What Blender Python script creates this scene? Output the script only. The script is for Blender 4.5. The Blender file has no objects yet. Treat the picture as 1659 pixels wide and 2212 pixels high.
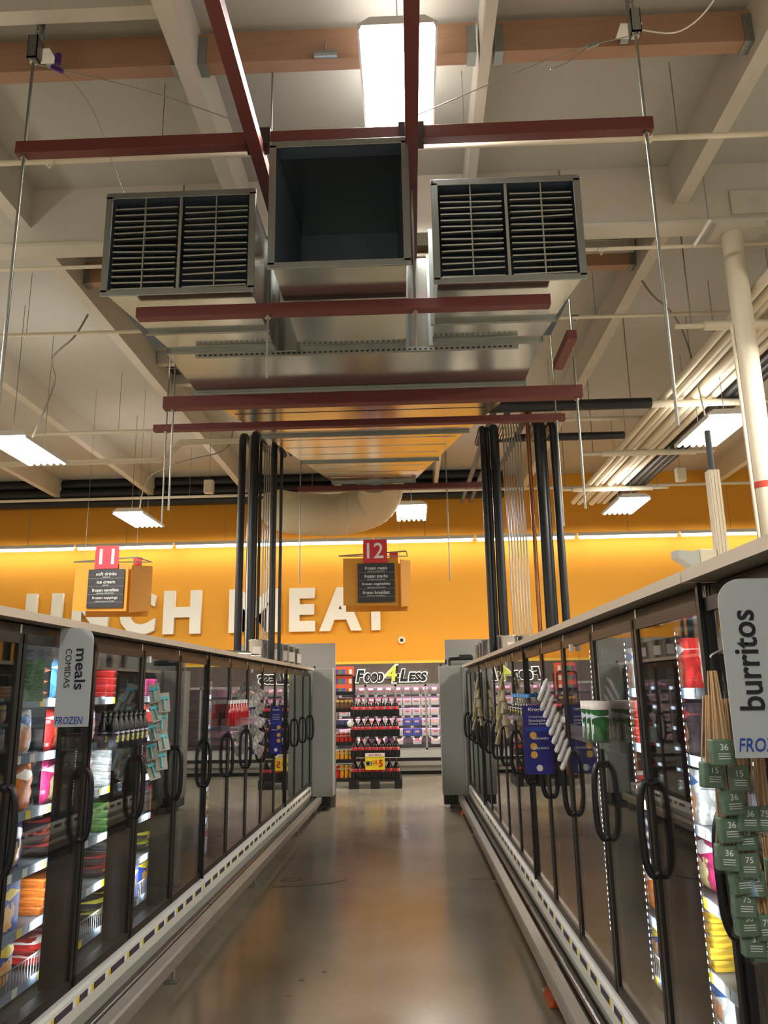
import bpy, math, random
from mathutils import Vector, Matrix, Euler
random.seed(7)
C = bpy.context.scene.collection
SC = bpy.context.scene
PI = math.pi
# ------------------------------------------------------------------ camera
# camera basis: rows are world x, y, z written in camera axes
RX = (0.99923066, 0.02430907, 0.0307759)
RY = (0.0354655, -0.22510335, -0.97368921)
RZ = (-0.01674172, 0.9740316, -0.2257923)
cam_d = bpy.data.cameras.new('camera'); cam = bpy.data.objects.new('camera', cam_d); C.objects.link(cam)
M = Matrix((RX, RY, RZ)).to_4x4(); M.translation = (0, 0, 1.8)
cam.matrix_world = M
cam_d.sensor_fit = 'VERTICAL'; cam_d.sensor_height = 36.0; cam_d.lens = 36.0 * 1661 / 2212
cam_d.clip_start = 0.05; cam_d.clip_end = 200
SC.camera = cam
SC.view_settings.view_transform = 'Standard'; SC.view_settings.look = 'None'
SC.view_settings.gamma = 1; SC.view_settings.use_curve_mapping = False
SC.view_settings.exposure = 0.95
w = bpy.data.worlds.new('world'); SC.world = w; w.use_nodes = True
w.node_tree.nodes['Background'].inputs[0].default_value = (1, .93, .84, 1)
w.node_tree.nodes['Background'].inputs[1].default_value = 0.0
SC.cycles.use_denoising = True
SC.cycles.max_bounces = 8; SC.cycles.diffuse_bounces = 4; SC.cycles.glossy_bounces = 4
SC.cycles.transparent_max_bounces = 24; SC.cycles.transmission_bounces = 4
SC.cycles.sample_clamp_indirect = 4.0
SC.cycles.caustics_reflective = False; SC.cycles.caustics_refractive = False
LAMP_W = 75.0          # watts of each ceiling fixture
LCOL = (1, .965, .90)
UP = .10               # added upward fill for the ceiling, as a share of fixture power
STRIP_W = 9.0          # per metre-and-a-bit of the wall tube light
CASE_W = 3.6           # LED strip of each freezer door
# ------------------------------------------------------------------ materials
def lin(c): return tuple((x/12.92 if x <= .04045 else ((x+.055)/1.055)**2.4) for x in c)
def rgb(r, g, b): return lin((r/255, g/255, b/255))
MATS = {}
def mat(name, col, rough=.6, metal=0., noise=0., nscale=6., bump=0., bscale=40., emit=0., coat=0., stretch=None, aniso=0):
    if name in MATS: return MATS[name]
    m = bpy.data.materials.new(name); m.use_nodes = True; nt = m.node_tree; b = nt.nodes['Principled BSDF']
    b.inputs['Base Color'].default_value = (*col, 1); b.inputs['Roughness'].default_value = rough
    b.inputs['Metallic'].default_value = metal; b.inputs['Coat Weight'].default_value = coat
    tc = nt.nodes.new('ShaderNodeTexCoord'); mp = nt.nodes.new('ShaderNodeMapping')
    nt.links.new(tc.outputs['Object'], mp.inputs[0])
    if stretch: mp.inputs['Scale'].default_value = stretch
    if noise:
        n = nt.nodes.new('ShaderNodeTexNoise'); n.inputs['Scale'].default_value = nscale; n.inputs['Detail'].default_value = 5
        nt.links.new(mp.outputs[0], n.inputs['Vector'])
        mx = nt.nodes.new('ShaderNodeMix'); mx.data_type = 'RGBA'
        mx.inputs['A'].default_value = (*[c*(1-noise) for c in col], 1); mx.inputs['B'].default_value = (*[min(1, c*(1+noise)) for c in col], 1)
        nt.links.new(n.outputs['Fac'], mx.inputs['Factor']); nt.links.new(mx.outputs['Result'], b.inputs['Base Color'])
    if bump:
        n2 = nt.nodes.new('ShaderNodeTexNoise'); n2.inputs['Scale'].default_value = bscale; nt.links.new(mp.outputs[0], n2.inputs['Vector'])
        bp = nt.nodes.new('ShaderNodeBump'); bp.inputs['Strength'].default_value = bump; bp.inputs['Distance'].default_value = .02
        nt.links.new(n2.outputs['Fac'], bp.inputs['Height']); nt.links.new(bp.outputs[0], b.inputs['Normal'])
    if emit:
        b.inputs['Emission Color'].default_value = (*col, 1); b.inputs['Emission Strength'].default_value = emit
    MATS[name] = m; return m
def pack(name, base, band, food, rough=.45):
    """printed packaging: plain colour, a band, and a photo-like blotch"""
    if name in MATS: return MATS[name]
    m = bpy.data.materials.new(name); m.use_nodes = True; nt = m.node_tree; b = nt.nodes['Principled BSDF']
    b.inputs['Roughness'].default_value = rough
    N = nt.nodes.new; L = nt.links.new
    tc = N('ShaderNodeTexCoord'); sp = N('ShaderNodeSeparateXYZ'); L(tc.outputs['Generated'], sp.inputs[0])
    nz = N('ShaderNodeTexNoise'); nz.inputs['Scale'].default_value = 5; nz.inputs['Detail'].default_value = 4; L(tc.outputs['Generated'], nz.inputs['Vector'])
    def mth(op, a, bb=None):
        n = N('ShaderNodeMath'); n.operation = op
        for i, v in enumerate((a, bb)):
            if v is None: continue
            if isinstance(v, (int, float)): n.inputs[i].default_value = v
            else: L(v, n.inputs[i])
        return n.outputs[0]
    dy = mth('SUBTRACT', sp.outputs['Y'], .5); dz = mth('SUBTRACT', sp.outputs['Z'], .33)
    d = mth('ADD', mth('MULTIPLY', dy, dy), mth('MULTIPLY', dz, dz))
    d = mth('ADD', d, mth('MULTIPLY', mth('SUBTRACT', nz.outputs['Fac'], .5), .35))
    fm = mth('LESS_THAN', d, .07)
    bz = mth('ABSOLUTE', mth('SUBTRACT', sp.outputs['Z'], .78)); bm = mth('LESS_THAN', mth('ADD', bz, mth('MULTIPLY', mth('ABSOLUTE', dy), .25)), .13)
    n2 = N('ShaderNodeTexNoise'); n2.inputs['Scale'].default_value = 14; L(tc.outputs['Generated'], n2.inputs['Vector'])
    def mix(f, a, bb):
        n = N('ShaderNodeMix'); n.data_type = 'RGBA'; L(f, n.inputs['Factor'])
        for k, v in (('A', a), ('B', bb)):
            if isinstance(v, tuple): n.inputs[k].default_value = (*v, 1)
            else: L(v, n.inputs[k])
        return n.outputs['Result']
    fd = mix(mth('MULTIPLY', n2.outputs['Fac'], 1.2), food, tuple(min(1, x*2.2+.05) for x in food))
    vo = N('ShaderNodeTexVoronoi'); vo.inputs['Scale'].default_value = 3.2; L(tc.outputs['Generated'], vo.inputs['Vector'])
    vm = mth('GREATER_THAN', vo.outputs['Distance'], .52)
    c = mix(vm, base, tuple(x*.6 for x in base)); c = mix(bm, c, band); c = mix(fm, c, fd)
    L(c, b.inputs['Base Color']); MATS[name] = m; return m
GALV = mat('galvanised sheet', rgb(200, 203, 198), .17, .95, .10, 2.0)
GALVF = mat('galvanised flange', rgb(150, 155, 152), .38, .85, .12, 9)
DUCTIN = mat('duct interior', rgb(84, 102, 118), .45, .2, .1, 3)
BLADE = mat('louvre steel', rgb(190, 192, 188), .35, .7)
REDST = mat('red oxide steel', rgb(104, 48, 46), .5, 0, .15, 5)
STEEL = mat('bright steel', rgb(190, 190, 185), .3, .9)
ROD = mat('threaded rod zinc', rgb(150, 150, 142), .4, .8)
CREAM = mat('painted beam', rgb(204, 198, 184), .7, 0, .06, 3)
DECKM = mat('painted roof deck', rgb(184, 181, 172), .85, 0, .07, 1.2)
WOOD = mat('raw lumber', rgb(160, 124, 98), .65, 0, .16, 3, stretch=(1, 14, 14))
ORANGE = mat('orange wall paint', rgb(224, 158, 44), .75, 0, .03, 1.5)
PALEW = mat('pale wall', rgb(222, 216, 204), .8)
WHITEW = mat('white lettering', rgb(240, 236, 222), .5)
BLACK = mat('black powder coat', rgb(16, 16, 18), .38, 0)
FRAME = mat('dark bronze frame', rgb(30, 29, 28), .35, .2)
RUBBER = mat('black pipe insulation', rgb(20, 20, 22), .5, 0, .3, 12)
COPPER = mat('copper pipe', rgb(150, 98, 66), .35, .8)
SPRK = mat('cream pipe paint', rgb(214, 203, 180), .55)
CANOPY = mat('tan fascia laminate', rgb(196, 180, 160), .5, 0, .05, 4, stretch=(1, .3, 6))
KICK = mat('off white kickplate', rgb(208, 205, 192), .4, 0, .03, 5)
RAIL = mat('brushed rail', rgb(178, 176, 168), .35, .75, .12, 7)
LINER = mat('freezer grey liner', rgb(120, 126, 130), .5)
DLINER = mat('dark mullion', rgb(40, 38, 35), .35, .2)
SHELF = mat('grey wire shelf', rgb(110, 114, 118), .4, .4)
STRIPM = mat('price channel', rgb(128, 142, 162), .3)
TAGY = mat('yellow price tag', rgb(232, 205, 40), .5)
TAGW = mat('white price tag', rgb(230, 228, 222), .5)
TAGD = mat('dark tag insert', rgb(58, 50, 66), .5)
GREYP = mat('grey end panel', rgb(170, 170, 160), .45, 0, .04, 3)
PARTN = mat('grey partition', rgb(158, 157, 152), .6)
SIGNG = mat('silver grey sign', rgb(178, 184, 186), .4)
INK = mat('black ink', rgb(22, 22, 30), .5)
BLUEI = mat('blue ink', rgb(36, 66, 160), .5)
REDP = mat('red sign panel', rgb(205, 44, 58), .5)
DARKP = mat('charcoal sign panel', rgb(44, 43, 46), .5)
OCHRE = mat('ochre sign board', rgb(206, 142, 40), .6)
LAMPM = mat('fluorescent tube glow', (1, .97, .92), .5, emit=14)
LAMPH = mat('lamp housing', rgb(215, 215, 210), .5)
LEDM = mat('led dots', (.85, .93, 1), .5, emit=7)
TUBEM = mat('wall tube glow', (1, .96, .9), .5, emit=9)
FLEX = mat('canvas duct sleeve', rgb(206, 192, 160), .8, 0, .05, 4)
def pane_mix(nt, t, g, f0, p, k=1.0):
    """reflectance that rises towards grazing, the same from both sides of the pane"""
    N = nt.nodes.new; L = nt.links.new
    lw = N('ShaderNodeLayerWeight'); lw.inputs[0].default_value = .5
    pw = N('ShaderNodeMath'); pw.operation = 'POWER'; pw.inputs[1].default_value = p; L(lw.outputs['Facing'], pw.inputs[0])
    ma = N('ShaderNodeMath'); ma.operation = 'MULTIPLY_ADD'; ma.inputs[1].default_value = (1-f0)*k; ma.inputs[2].default_value = f0; L(pw.outputs[0], ma.inputs[0])
    x = N('ShaderNodeMixShader'); L(ma.outputs[0], x.inputs[0]); L(t.outputs[0], x.inputs[1]); L(g.outputs[0], x.inputs[2])
    o = N('ShaderNodeOutputMaterial'); L(x.outputs[0], o.inputs[0])
def glass_mat():
    m = bpy.data.materials.new('door glass'); m.use_nodes = True; nt = m.node_tree; nt.nodes.clear(); N = nt.nodes.new
    t = N('ShaderNodeBsdfTransparent'); t.inputs[0].default_value = (.93, .94, .93, 1)
    g = N('ShaderNodeBsdfGlossy'); g.inputs['Roughness'].default_value = .012; g.inputs[0].default_value = (.95, .95, .95, 1)
    pane_mix(nt, t, g, .04, 4.0); return m
GLASS = glass_mat()
def clear_mat():
    m = bpy.data.materials.new('clear plastic'); m.use_nodes = True; nt = m.node_tree; nt.nodes.clear(); N = nt.nodes.new
    t = N('ShaderNodeBsdfTransparent'); t.inputs[0].default_value = (.96, .97, .97, 1)
    g = N('ShaderNodeBsdfGlossy'); g.inputs['Roughness'].default_value = .08
    pane_mix(nt, t, g, .05, 4.0, .7); return m
CLEAR = clear_mat()
def floor_mat():
    m = bpy.data.materials.new('polished concrete'); m.use_nodes = True; nt = m.node_tree; b = nt.nodes['Principled BSDF']; N = nt.nodes.new; L = nt.links.new
    tc = N('ShaderNodeTexCoord'); n1 = N('ShaderNodeTexNoise'); n1.inputs['Scale'].default_value = .8; n1.inputs['Detail'].default_value = 6
    n2 = N('ShaderNodeTexNoise'); n2.inputs['Scale'].default_value = 35; n2.inputs['Detail'].default_value = 4
    L(tc.outputs['Object'], n1.inputs[0]); L(tc.outputs['Object'], n2.inputs[0])
    r = N('ShaderNodeValToRGB'); e = r.color_ramp.elements
    e[0].position = .35; e[0].color = (*rgb(122, 116, 100), 1); e[1].position = .7; e[1].color = (*rgb(150, 140, 120), 1)
    mx = N('ShaderNodeMath'); mx.operation = 'MULTIPLY_ADD'; mx.inputs[1].default_value = .18
    L(n2.outputs['Fac'], mx.inputs[0]); L(n1.outputs['Fac'], mx.inputs[2]); L(mx.outputs[0], r.inputs[0]); L(r.outputs[0], b.inputs['Base Color'])
    b.inputs['Roughness'].default_value = .22
    rr = N('ShaderNodeMapRange'); rr.inputs['To Min'].default_value = .12; rr.inputs['To Max'].default_value = .26
    L(n1.outputs['Fac'], rr.inputs[0]); L(rr.outputs[0], b.inputs['Roughness'])
    bp = N('ShaderNodeBump'); bp.inputs['Strength'].default_value = .05; bp.inputs['Distance'].default_value = .01; L(n1.outputs['Fac'], bp.inputs['Height']); L(bp.outputs[0], b.inputs['Normal'])
    return m
FLOOR = floor_mat()
# ------------------------------------------------------------------ mesh helpers
def tag(o, label=None, cat=None, group=None, kind=None):
    if label: o['label'] = label
    if cat: o['category'] = cat
    if group: o['group'] = group
    if kind: o['kind'] = kind
    return o
def empty(name, loc=(0, 0, 0), rz=0, label=None, cat=None, group=None):
    o = bpy.data.objects.new(name, None); C.objects.link(o); o.location = loc; o.rotation_euler = (0, 0, rz); o.empty_display_size = .1
    return tag(o, label, cat, group)
class MB:
    def __init__(s): s.v = []; s.f = []; s.m = []; s.sm = []
    def add(s, vs, fs, mi=0, smooth=False):
        b = len(s.v); s.v += [tuple(v) for v in vs]
        for f in fs: s.f.append(tuple(b+i for i in f)); s.m.append(mi); s.sm.append(smooth)
        return s
    def hexa(s, p, mi=0):   # p: 8 points, 0-3 near ring, 4-7 far ring
        return s.add(p, [(0, 1, 2, 3), (7, 6, 5, 4), (0, 4, 5, 1), (1, 5, 6, 2), (2, 6, 7, 3), (3, 7, 4, 0)], mi)
    def box(s, x0, x1, y0, y1, z0, z1, mi=0):
        x0, x1 = sorted((x0, x1)); y0, y1 = sorted((y0, y1)); z0, z1 = sorted((z0, z1))
        return s.hexa([(x0, y0, z0), (x1, y0, z0), (x1, y0, z1), (x0, y0, z1), (x0, y1, z0), (x1, y1, z0), (x1, y1, z1), (x0, y1, z1)], mi)
    def rbox(s, c, size, rot=(0, 0, 0), mi=0):
        R = Euler(rot).to_matrix(); hx, hy, hz = [a/2 for a in size]; c = Vector(c)
        P = [(-hx, -hy, -hz), (hx, -hy, -hz), (hx, -hy, hz), (-hx, -hy, hz), (-hx, hy, -hz), (hx, hy, -hz), (hx, hy, hz), (-hx, hy, hz)]
        return s.hexa([c + R @ Vector(p) for p in P], mi)
    def tube(s, pts, r, n=10, mi=0, caps=True, radii=None, flat=1.0):
        pts = [Vector(p) for p in pts]; k = len(pts); rings = []
        up0 = None
        for i, p in enumerate(pts):
            d = (pts[min(i+1, k-1)] - pts[max(i-1, 0)]).normalized()
            if up0 is None:
                up0 = Vector((0, 0, 1)) if abs(d.z) < .9 else Vector((1, 0, 0))
            a = d.cross(up0); a = a.normalized() if a.length > 1e-5 else Vector((0, 1, 0)); b = a.cross(d).normalized(); up0 = b
            rr = radii[i] if radii else r
            rings.append([p + a*math.cos(2*PI*j/n)*rr + b*math.sin(2*PI*j/n)*rr*flat for j in range(n)])
        vs = [q for R in rings for q in R]; fs = []
        for i in range(k-1):
            for j in range(n): fs.append((i*n+j, i*n+(j+1) % n, (i+1)*n+(j+1) % n, (i+1)*n+j))
        s.add(vs, fs, mi, True)
        if caps: s.add(rings[0], [tuple(range(n-1, -1, -1))], mi); s.add(rings[-1], [tuple(range(n))], mi)
        return s
    def lathe(s, prof, c=(0, 0, 0), n=14, mi=0):
        vs = []; fs = []
        for r, z in prof:
            for j in range(n): vs.append((c[0]+r*math.cos(2*PI*j/n), c[1]+r*math.sin(2*PI*j/n), c[2]+z))
        for i in range(len(prof)-1):
            for j in range(n): fs.append((i*n+j, i*n+(j+1) % n, (i+1)*n+(j+1) % n, (i+1)*n+j))
        s.add(vs, fs, mi, True)
        if prof[0][0] > 1e-4: s.add([vs[j] for j in range(n)], [tuple(range(n-1, -1, -1))], mi)
        if prof[-1][0] > 1e-4: s.add([vs[(len(prof)-1)*n+j] for j in range(n)], [tuple(range(n))], mi)
        return s
    def prism(s, prof, y0, y1, mi=0, axis='y'):   # prof: (x,z) closed outline extruded along y
        n = len(prof)
        if axis == 'y': a = [(x, y0, z) for x, z in prof]; b = [(x, y1, z) for x, z in prof]
        elif axis == 'x': a = [(y0, x, z) for x, z in prof]; b = [(y1, x, z) for x, z in prof]
        else: a = [(x, z, y0) for x, z in prof]; b = [(x, z, y1) for x, z in prof]
        fs = [(i, (i+1) % n, n+(i+1) % n, n+i) for i in range(n)] + [tuple(range(n-1, -1, -1)), tuple(range(n, 2*n))]
        return s.add(a+b, fs, mi)
    def build(s, name, mats, parent=None, loc=None, rot=None, bevel=0):
        me = bpy.data.meshes.new(name); me.from_pydata(s.v, [], s.f)
        for m in (mats if isinstance(mats, (list, tuple)) else [mats]): me.materials.append(m)
        me.polygons.foreach_set('material_index', s.m); me.polygons.foreach_set('use_smooth', s.sm); me.update()
        import bmesh
        bm = bmesh.new(); bm.from_mesh(me); bmesh.ops.recalc_face_normals(bm, faces=bm.faces[:]); bm.to_mesh(me); bm.free()
        o = bpy.data.objects.new(name, me); C.objects.link(o)
        if parent: o.parent = parent
        if loc: o.location = loc
        if rot: o.rotation_euler = rot
        if bevel:
            b = o.modifiers.new('bevel', 'BEVEL'); b.width = bevel; b.segments = 2; b.limit_method = 'ANGLE'
        return o
def dup(o, loc, rz=None, label=None, group=None):
    c = o.copy(); C.objects.link(c); c.location = loc
    if rz is not None: c.rotation_euler = (o.rotation_euler[0], o.rotation_euler[1], rz)
    if label: c['label'] = label
    if group: c['group'] = group
    for ch in o.children:
        d = ch.copy(); C.objects.link(d); d.parent = c
        for g in ch.children:
            e = g.copy(); C.objects.link(e); e.parent = d
    return c
DIRECT = {}
def text(name, s, m, mtx, size=1., parent=None, width=None, height=None, extrude=.0, bold=0., shear=0., align='CENTER', space=1.0):
    """letters as a mesh in a local x-y plane, then placed by mtx"""
    cu = bpy.data.curves.new(name, 'FONT'); cu.body = s; cu.size = 1; cu.extrude = extrude; cu.offset = bold; cu.shear = shear; cu.space_character = space
    cu.align_x = 'LEFT'; cu.resolution_u = 3
    t = bpy.data.objects.new(name, cu); C.objects.link(t); bpy.context.view_layer.update()
    me = bpy.data.meshes.new_from_object(t.evaluated_get(bpy.context.evaluated_depsgraph_get())); bpy.data.objects.remove(t)
    xs = [v.co.x for v in me.vertices]; ys = [v.co.y for v in me.vertices]
    x0, x1, y0, y1 = min(xs), max(xs), min(ys), max(ys)
    sy = (height/(y1-y0)) if height else size; sx = (width/(x1-x0)) if width else sy
    ox = {'CENTER': (x0+x1)/2, 'LEFT': x0, 'RIGHT': x1}[align]
    for v in me.vertices: v.co = ((v.co.x-ox)*sx, (v.co.y-y0)*sy, v.co.z)
    me.materials.clear(); me.materials.append(m)
    o = bpy.data.objects.new(name, me); C.objects.link(o)
    if parent: o.parent = parent
    o.matrix_local = mtx
    return o
def face_cam(x, y, z): return Matrix.Translation((x, y, z)) @ Matrix.Rotation(PI/2, 4, 'X')      # reads from -y side
def struct(o): o['kind'] = 'structure'; return o
# ================================================================== room shell
YW = 18.5; ZD = 6.95
X0, X1, YB = -13.5, 11.5, -6.0
struct(MB().box(X0, X1, YB, YW+.3, -.12, 0).build('floor', FLOOR))
struct(MB().box(X0, X1, YB, YW+.3, ZD, ZD+.15).build('ceiling', DECKM))
struct(MB().box(X0, X1, YW, YW+.25, 0, ZD).build('wall_back', ORANGE))
struct(MB().box(X0-.2, X0, YB, YW+.25, 0, ZD).build('wall_left', PALEW))
struct(MB().box(X1, X1+.2, YB, YW+.25, 0, ZD).build('wall_right', PALEW))
struct(MB().box(X0, X1, YB-.2, YB, 0, ZD).build('wall_front', PALEW))
# roof members ---------------------------------------------------------------
PX = [-10.8, -8.5, -6.2, -3.88, -1.63, .69, 2.81, 5.1, 7.4, 9.7]
gy = [-5.5, 7.03]
names = {}
for i, x in enumerate(PX):
    wd = .085 if abs(x-.69) < .01 else .14
    b = MB().box(x-wd/2, x+wd/2, YB, YW, 6.5 if wd > .1 else 6.56, ZD)
    struct(b.build('ceiling_purlin', CREAM))
struct(MB().box(X0, X1, 6.93, 7.1, 6.29, ZD-.001).box(X0, X1, 6.9, 7.13, 6.27, 6.31).build('ceiling_girder', CREAM))
struct(MB().box(3.3, 3.9, 6.9, 6.935, 6.36, 6.62).build('girder_splice_plate', CREAM))
for x0, x1 in zip(PX[2:-1], PX[3:]):
    if x0 < -4 or x1 > 2.9:
        continue
    for y, in ((5.02,), (8.2,)):
        t = struct(MB().box(x0+.075, x1-.075, y, y+.12, 6.6, 6.88).build('ceiling_cross_beam', WOOD))
        MB().box(x0+.07, x0+.14, y-.008, y+.128, 6.59, 6.84).build('joist_hanger', GALVF, t)
        MB().box(x1-.14, x1-.07, y-.008, y+.128, 6.59, 6.84).build('joist_hanger', GALVF, t)
WELL = mat('dark skylight well', rgb(62, 58, 50), .8)
for (a, b, c, d, lab) in ((-3.8, -1.72, 2.5, 4.62, 'nearest'), (.75, 2.72, 7.3, 8.12, 'right'), (-3.8, -1.75, 11.0, 11.7, 'far left')):
    t = MB().box(a, b, c, d, ZD-.03, ZD-.005).build('skylight_opening', WELL)
    tag(t, {'nearest': 'dark wire-guarded skylight opening in the ceiling at top left corner', 'right': 'dark wire-guarded skylight opening right of the right louvred vent',
            'far left': 'small dark wire-guarded skylight opening left behind the duct trunk'}[lab], 'skylight')
    g = MB()
    n = int((b-a)/.17)
    for i in range(n+1): x = a+(b-a)*i/n; g.tube([(x, c, ZD-.07), (x, d, ZD-.07)], .006, 5)
    m = max(2, int((d-c)/.3))
    for i in range(m+1): y = c+(d-c)*i/m; g.tube([(a, y, ZD-.075), (b, y, ZD-.075)], .006, 5)
    g.build('wire_guard', mat('guard wire', rgb(215, 208, 190), .5), t)
    MB().box(a, b, d, d+.12, ZD-.2, ZD-.001).build('curb', CREAM, t); MB().box(a, b, c-.12, c, ZD-.2, ZD-.001).build('curb', CREAM, t)
# painted steel columns ------------------------------------------------------
t = empty('steel_column', (3.32, 7.02, 0), label='tall cream steel column with a red band, right of the freezers', cat='column')
MB().tube([(0, 0, 0), (0, 0, 6.28)], .1, 20).build('shaft', SPRK, t)
MB().box(-.2, .3, -.12, .12, 6.2, 6.27).build('cap_plate', CREAM, t)
MB().tube([(0, 0, 3.56), (0, 0, 3.62)], .103, 20).build('painted_band', mat('red band', rgb(190, 60, 44), .5), t)
MB().tube([(-.115, 0, 2.2), (-.115, 0, 5.2)], .018, 8).build('conduit', SPRK, t)
t = empty('power_pole', (2.03, 5.0, 2.165), label='thin white power pole rising off the right freezers beside the emergency light', cat='pole')
b = MB().box(-.035, .035, -.035, .035, 0, 1.02)
for i in range(3): b.box(-.025+i*.022, -.018+i*.022, -.04, -.034, 0, 1.02)
b.build('sleeve', SPRK, t)
MB().tube([(0, 0, 1.0), (0, 0, 1.3)], .02, 10).build('conduit', mat('dark conduit', rgb(60, 62, 66), .5), t)
# emergency light
t = empty('emergency_light', (1.88, 5.0, 2.165), rz=.25, label='beige emergency light box on top of the right freezers', cat='lamp')
BEI = mat('beige plastic', rgb(214, 206, 180), .45)
MB().box(-.02, .11, -.05, .05, .36, .49).build('housing', BEI, t, bevel=.01)
MB().hexa([(-.025, -.05, .35), (-.025, .05, .35), (-.025, .05, .47), (-.025, -.05, .47), (-.17, -.04, .43), (-.17, .04, .43), (-.17, .04, .48), (-.17, -.04, .48)]).build('lens', mat('cloudy lens', rgb(176, 180, 176), .25), t)
MB().tube([(.04, 0, 0), (.04, 0, .36)], .02, 8).build('stem', BEI, t)
# wall tube light ------------------------------------------------------------
t = empty('wall_strip_light', (0, YW-.35, 5.28), label='continuous white tube light running across the orange back wall', cat='light')
x = X0+.6
while x < X1-1.5:
    p = MB().box(x, x+2.36, -.06, .06, .02, .10).build('housing', LAMPH, t)
    MB().tube([(x+.03, 0, -.015), (x+2.33, 0, -.015)], .028, 8).build('tube', TUBEM, p)
    MB().tube([(x+1.2, .0, .1), (x+1.2, .0, 1.3)], .006, 5).build('hanger_wire', ROD, p)
    x += 2.42
L = bpy.data.lights.new('wall strip', 'AREA'); L.shape = 'RECTANGLE'; L.size = X1-X0-2; L.size_y = .06; L.energy = STRIP_W*3.6; L.color = (1, .93, .82)
o = bpy.data.objects.new('wall_strip_lamp', L); C.objects.link(o); o.location = (0, -.0, -.06); o.parent = t; o.rotation_euler = (.12, 0, 0)
# ceiling fixtures -----------------------------------------------------------
def fixture(x, y, z, label, wd=.58, ln=1.22, wires=True):
    t = empty('ceiling_light', (x, y, z), label=label, cat='light')
    prof = [(-wd/2, 0), (-wd/2, .05), (-wd/2+.09, .11), (wd/2-.09, .11), (wd/2, .05), (wd/2, 0), (wd/2-.015, 0), (wd/2-.03, .04), (-wd/2+.03, .04), (-wd/2+.015, 0)]
    MB().prism(prof, -ln/2, ln/2).build('housing', LAMPH, t)
    b = MB()
    for i in range(6): xx = -wd/2+.055+i*(wd-.11)/5; b.tube([(xx, -ln/2+.03, .022), (xx, ln/2-.03, .022)], .026, 8)
    b.build('tubes', LAMPM, t)
    if wires:
        for yy in (-ln*.35, ln*.35): MB().tube([(0, yy, .11), (0, yy, ZD-z)], .005, 5).build('hanger_wire', ROD, t)
    L = bpy.data.lights.new('fixture', 'AREA'); L.shape = 'RECTANGLE'; L.size = wd-.05; L.size_y = ln-.05; L.energy = LAMP_W; L.color = LCOL
    o = bpy.data.objects.new('lamp', L); C.objects.link(o); o.parent = t; o.location = (0, 0, -.012)
    L = bpy.data.lights.new('added uplight', 'AREA'); L.shape = 'RECTANGLE'; L.size = wd-.2; L.size_y = ln-.1; L.energy = LAMP_W*UP; L.color = LCOL  # uplight added to brighten the ceiling, not a part of the housing
    o = bpy.data.objects.new('ceiling_fill_lamp', L); C.objects.link(o); o.parent = t; o.location = (0, 0, .125); o.rotation_euler = (PI, 0, 0)
fixture(.01, 5.2, 6.42, 'big bright ceiling light directly above the front red beams', wires=True)
fixture(-5.1, 9.75, 5.0, 'bright hanging light at the left edge above aisle eleven')
fixture(-5.08, 14.05, 5.0, 'hanging light at left just above the aisle 11 sign')
fixture(.07, 14.05, 5.0, 'hanging light in the middle above and right of the aisle 12 sign')
fixture(4.0, 9.7, 5.0, 'bright hanging light at right in front of the cream column')
fixture(4.0, 13.9, 5.0, 'hanging light at right below the bundle of white pipes')
for x, y, n in ((-10, 5.5, 'far left'), (-10, 11.5, 'far left rear'), (8.6, 5.5, 'far right'), (8.6, 11.5, 'far right rear'), (-5.1, 1.5, 'left of the camera'), (4, 1.5, 'right of the camera'), (-.5, -2.6, 'behind the camera'),
                (-6.5, -2.6, 'behind left'), (5.5, -2.6, 'behind right'), (-5.1, 5.6, 'left of the vents'), (4.0, 5.6, 'right of the vents')):
    fixture(x, y, 5.0 if y > 0 else 5.2, 'hanging ceiling light %s outside the picture' % n)
# ================================================================== duct unit
def loft(b, rings, mi=0, caps=(True, True)):
    P = []
    for (y, xa, xb, za, zb) in rings: P.append([(xa, y, za), (xb, y, za), (xb, y, zb), (xa, y, zb)])
    vs = [q for r in P for q in r]; fs = []
    for i in range(len(P)-1):
        for j in range(4): fs.append((i*4+j, i*4+(j+1) % 4, (i+1)*4+(j+1) % 4, (i+1)*4+j))
    if caps[0]: fs.append((0, 1, 2, 3))
    if caps[1]: k = (len(P)-1)*4; fs.append((k+3, k+2, k+1, k))
    b.add(vs, fs, mi); return b
def flange(b, y, xa, xb, za, zb, w=.035, th=.03, mi=0):
    b.box(xa-w, xb+w, y-th/2, y+th/2, za-w, za).box(xa-w, xb+w, y-th/2, y+th/2, zb, zb+w)
    b.box(xa-w, xa, y-th/2, y+th/2, za, zb).box(xb, xb+w, y-th/2, y+th/2, za, zb); return b
DU = empty('air_duct', (0, 0, 0), label='big galvanised air duct hung above the aisle with three openings facing front', cat='duct')
b = MB(); ring = [(5.97, -2.0, 1.15, 4.6, 5.42), (6.86, -1.98, 1.12, 4.6, 5.42)]
loft(b, ring); b.build('trunk', GALV, DU)
b = MB(); loft(b, [(6.87, -1.985, 1.12, 4.6, 5.42), (8.55, -1.665, .71, 4.735, 5.42)], caps=(False, False))
b2 = MB(); loft(b2, [(8.56, -1.66, .705, 4.736, 5.42), (11.6, -1.15, .11, 4.98, 5.5)], caps=(False, True))
b.build('wide_taper', GALV, DU); b2.build('narrow_taper', GALV, DU)
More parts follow.
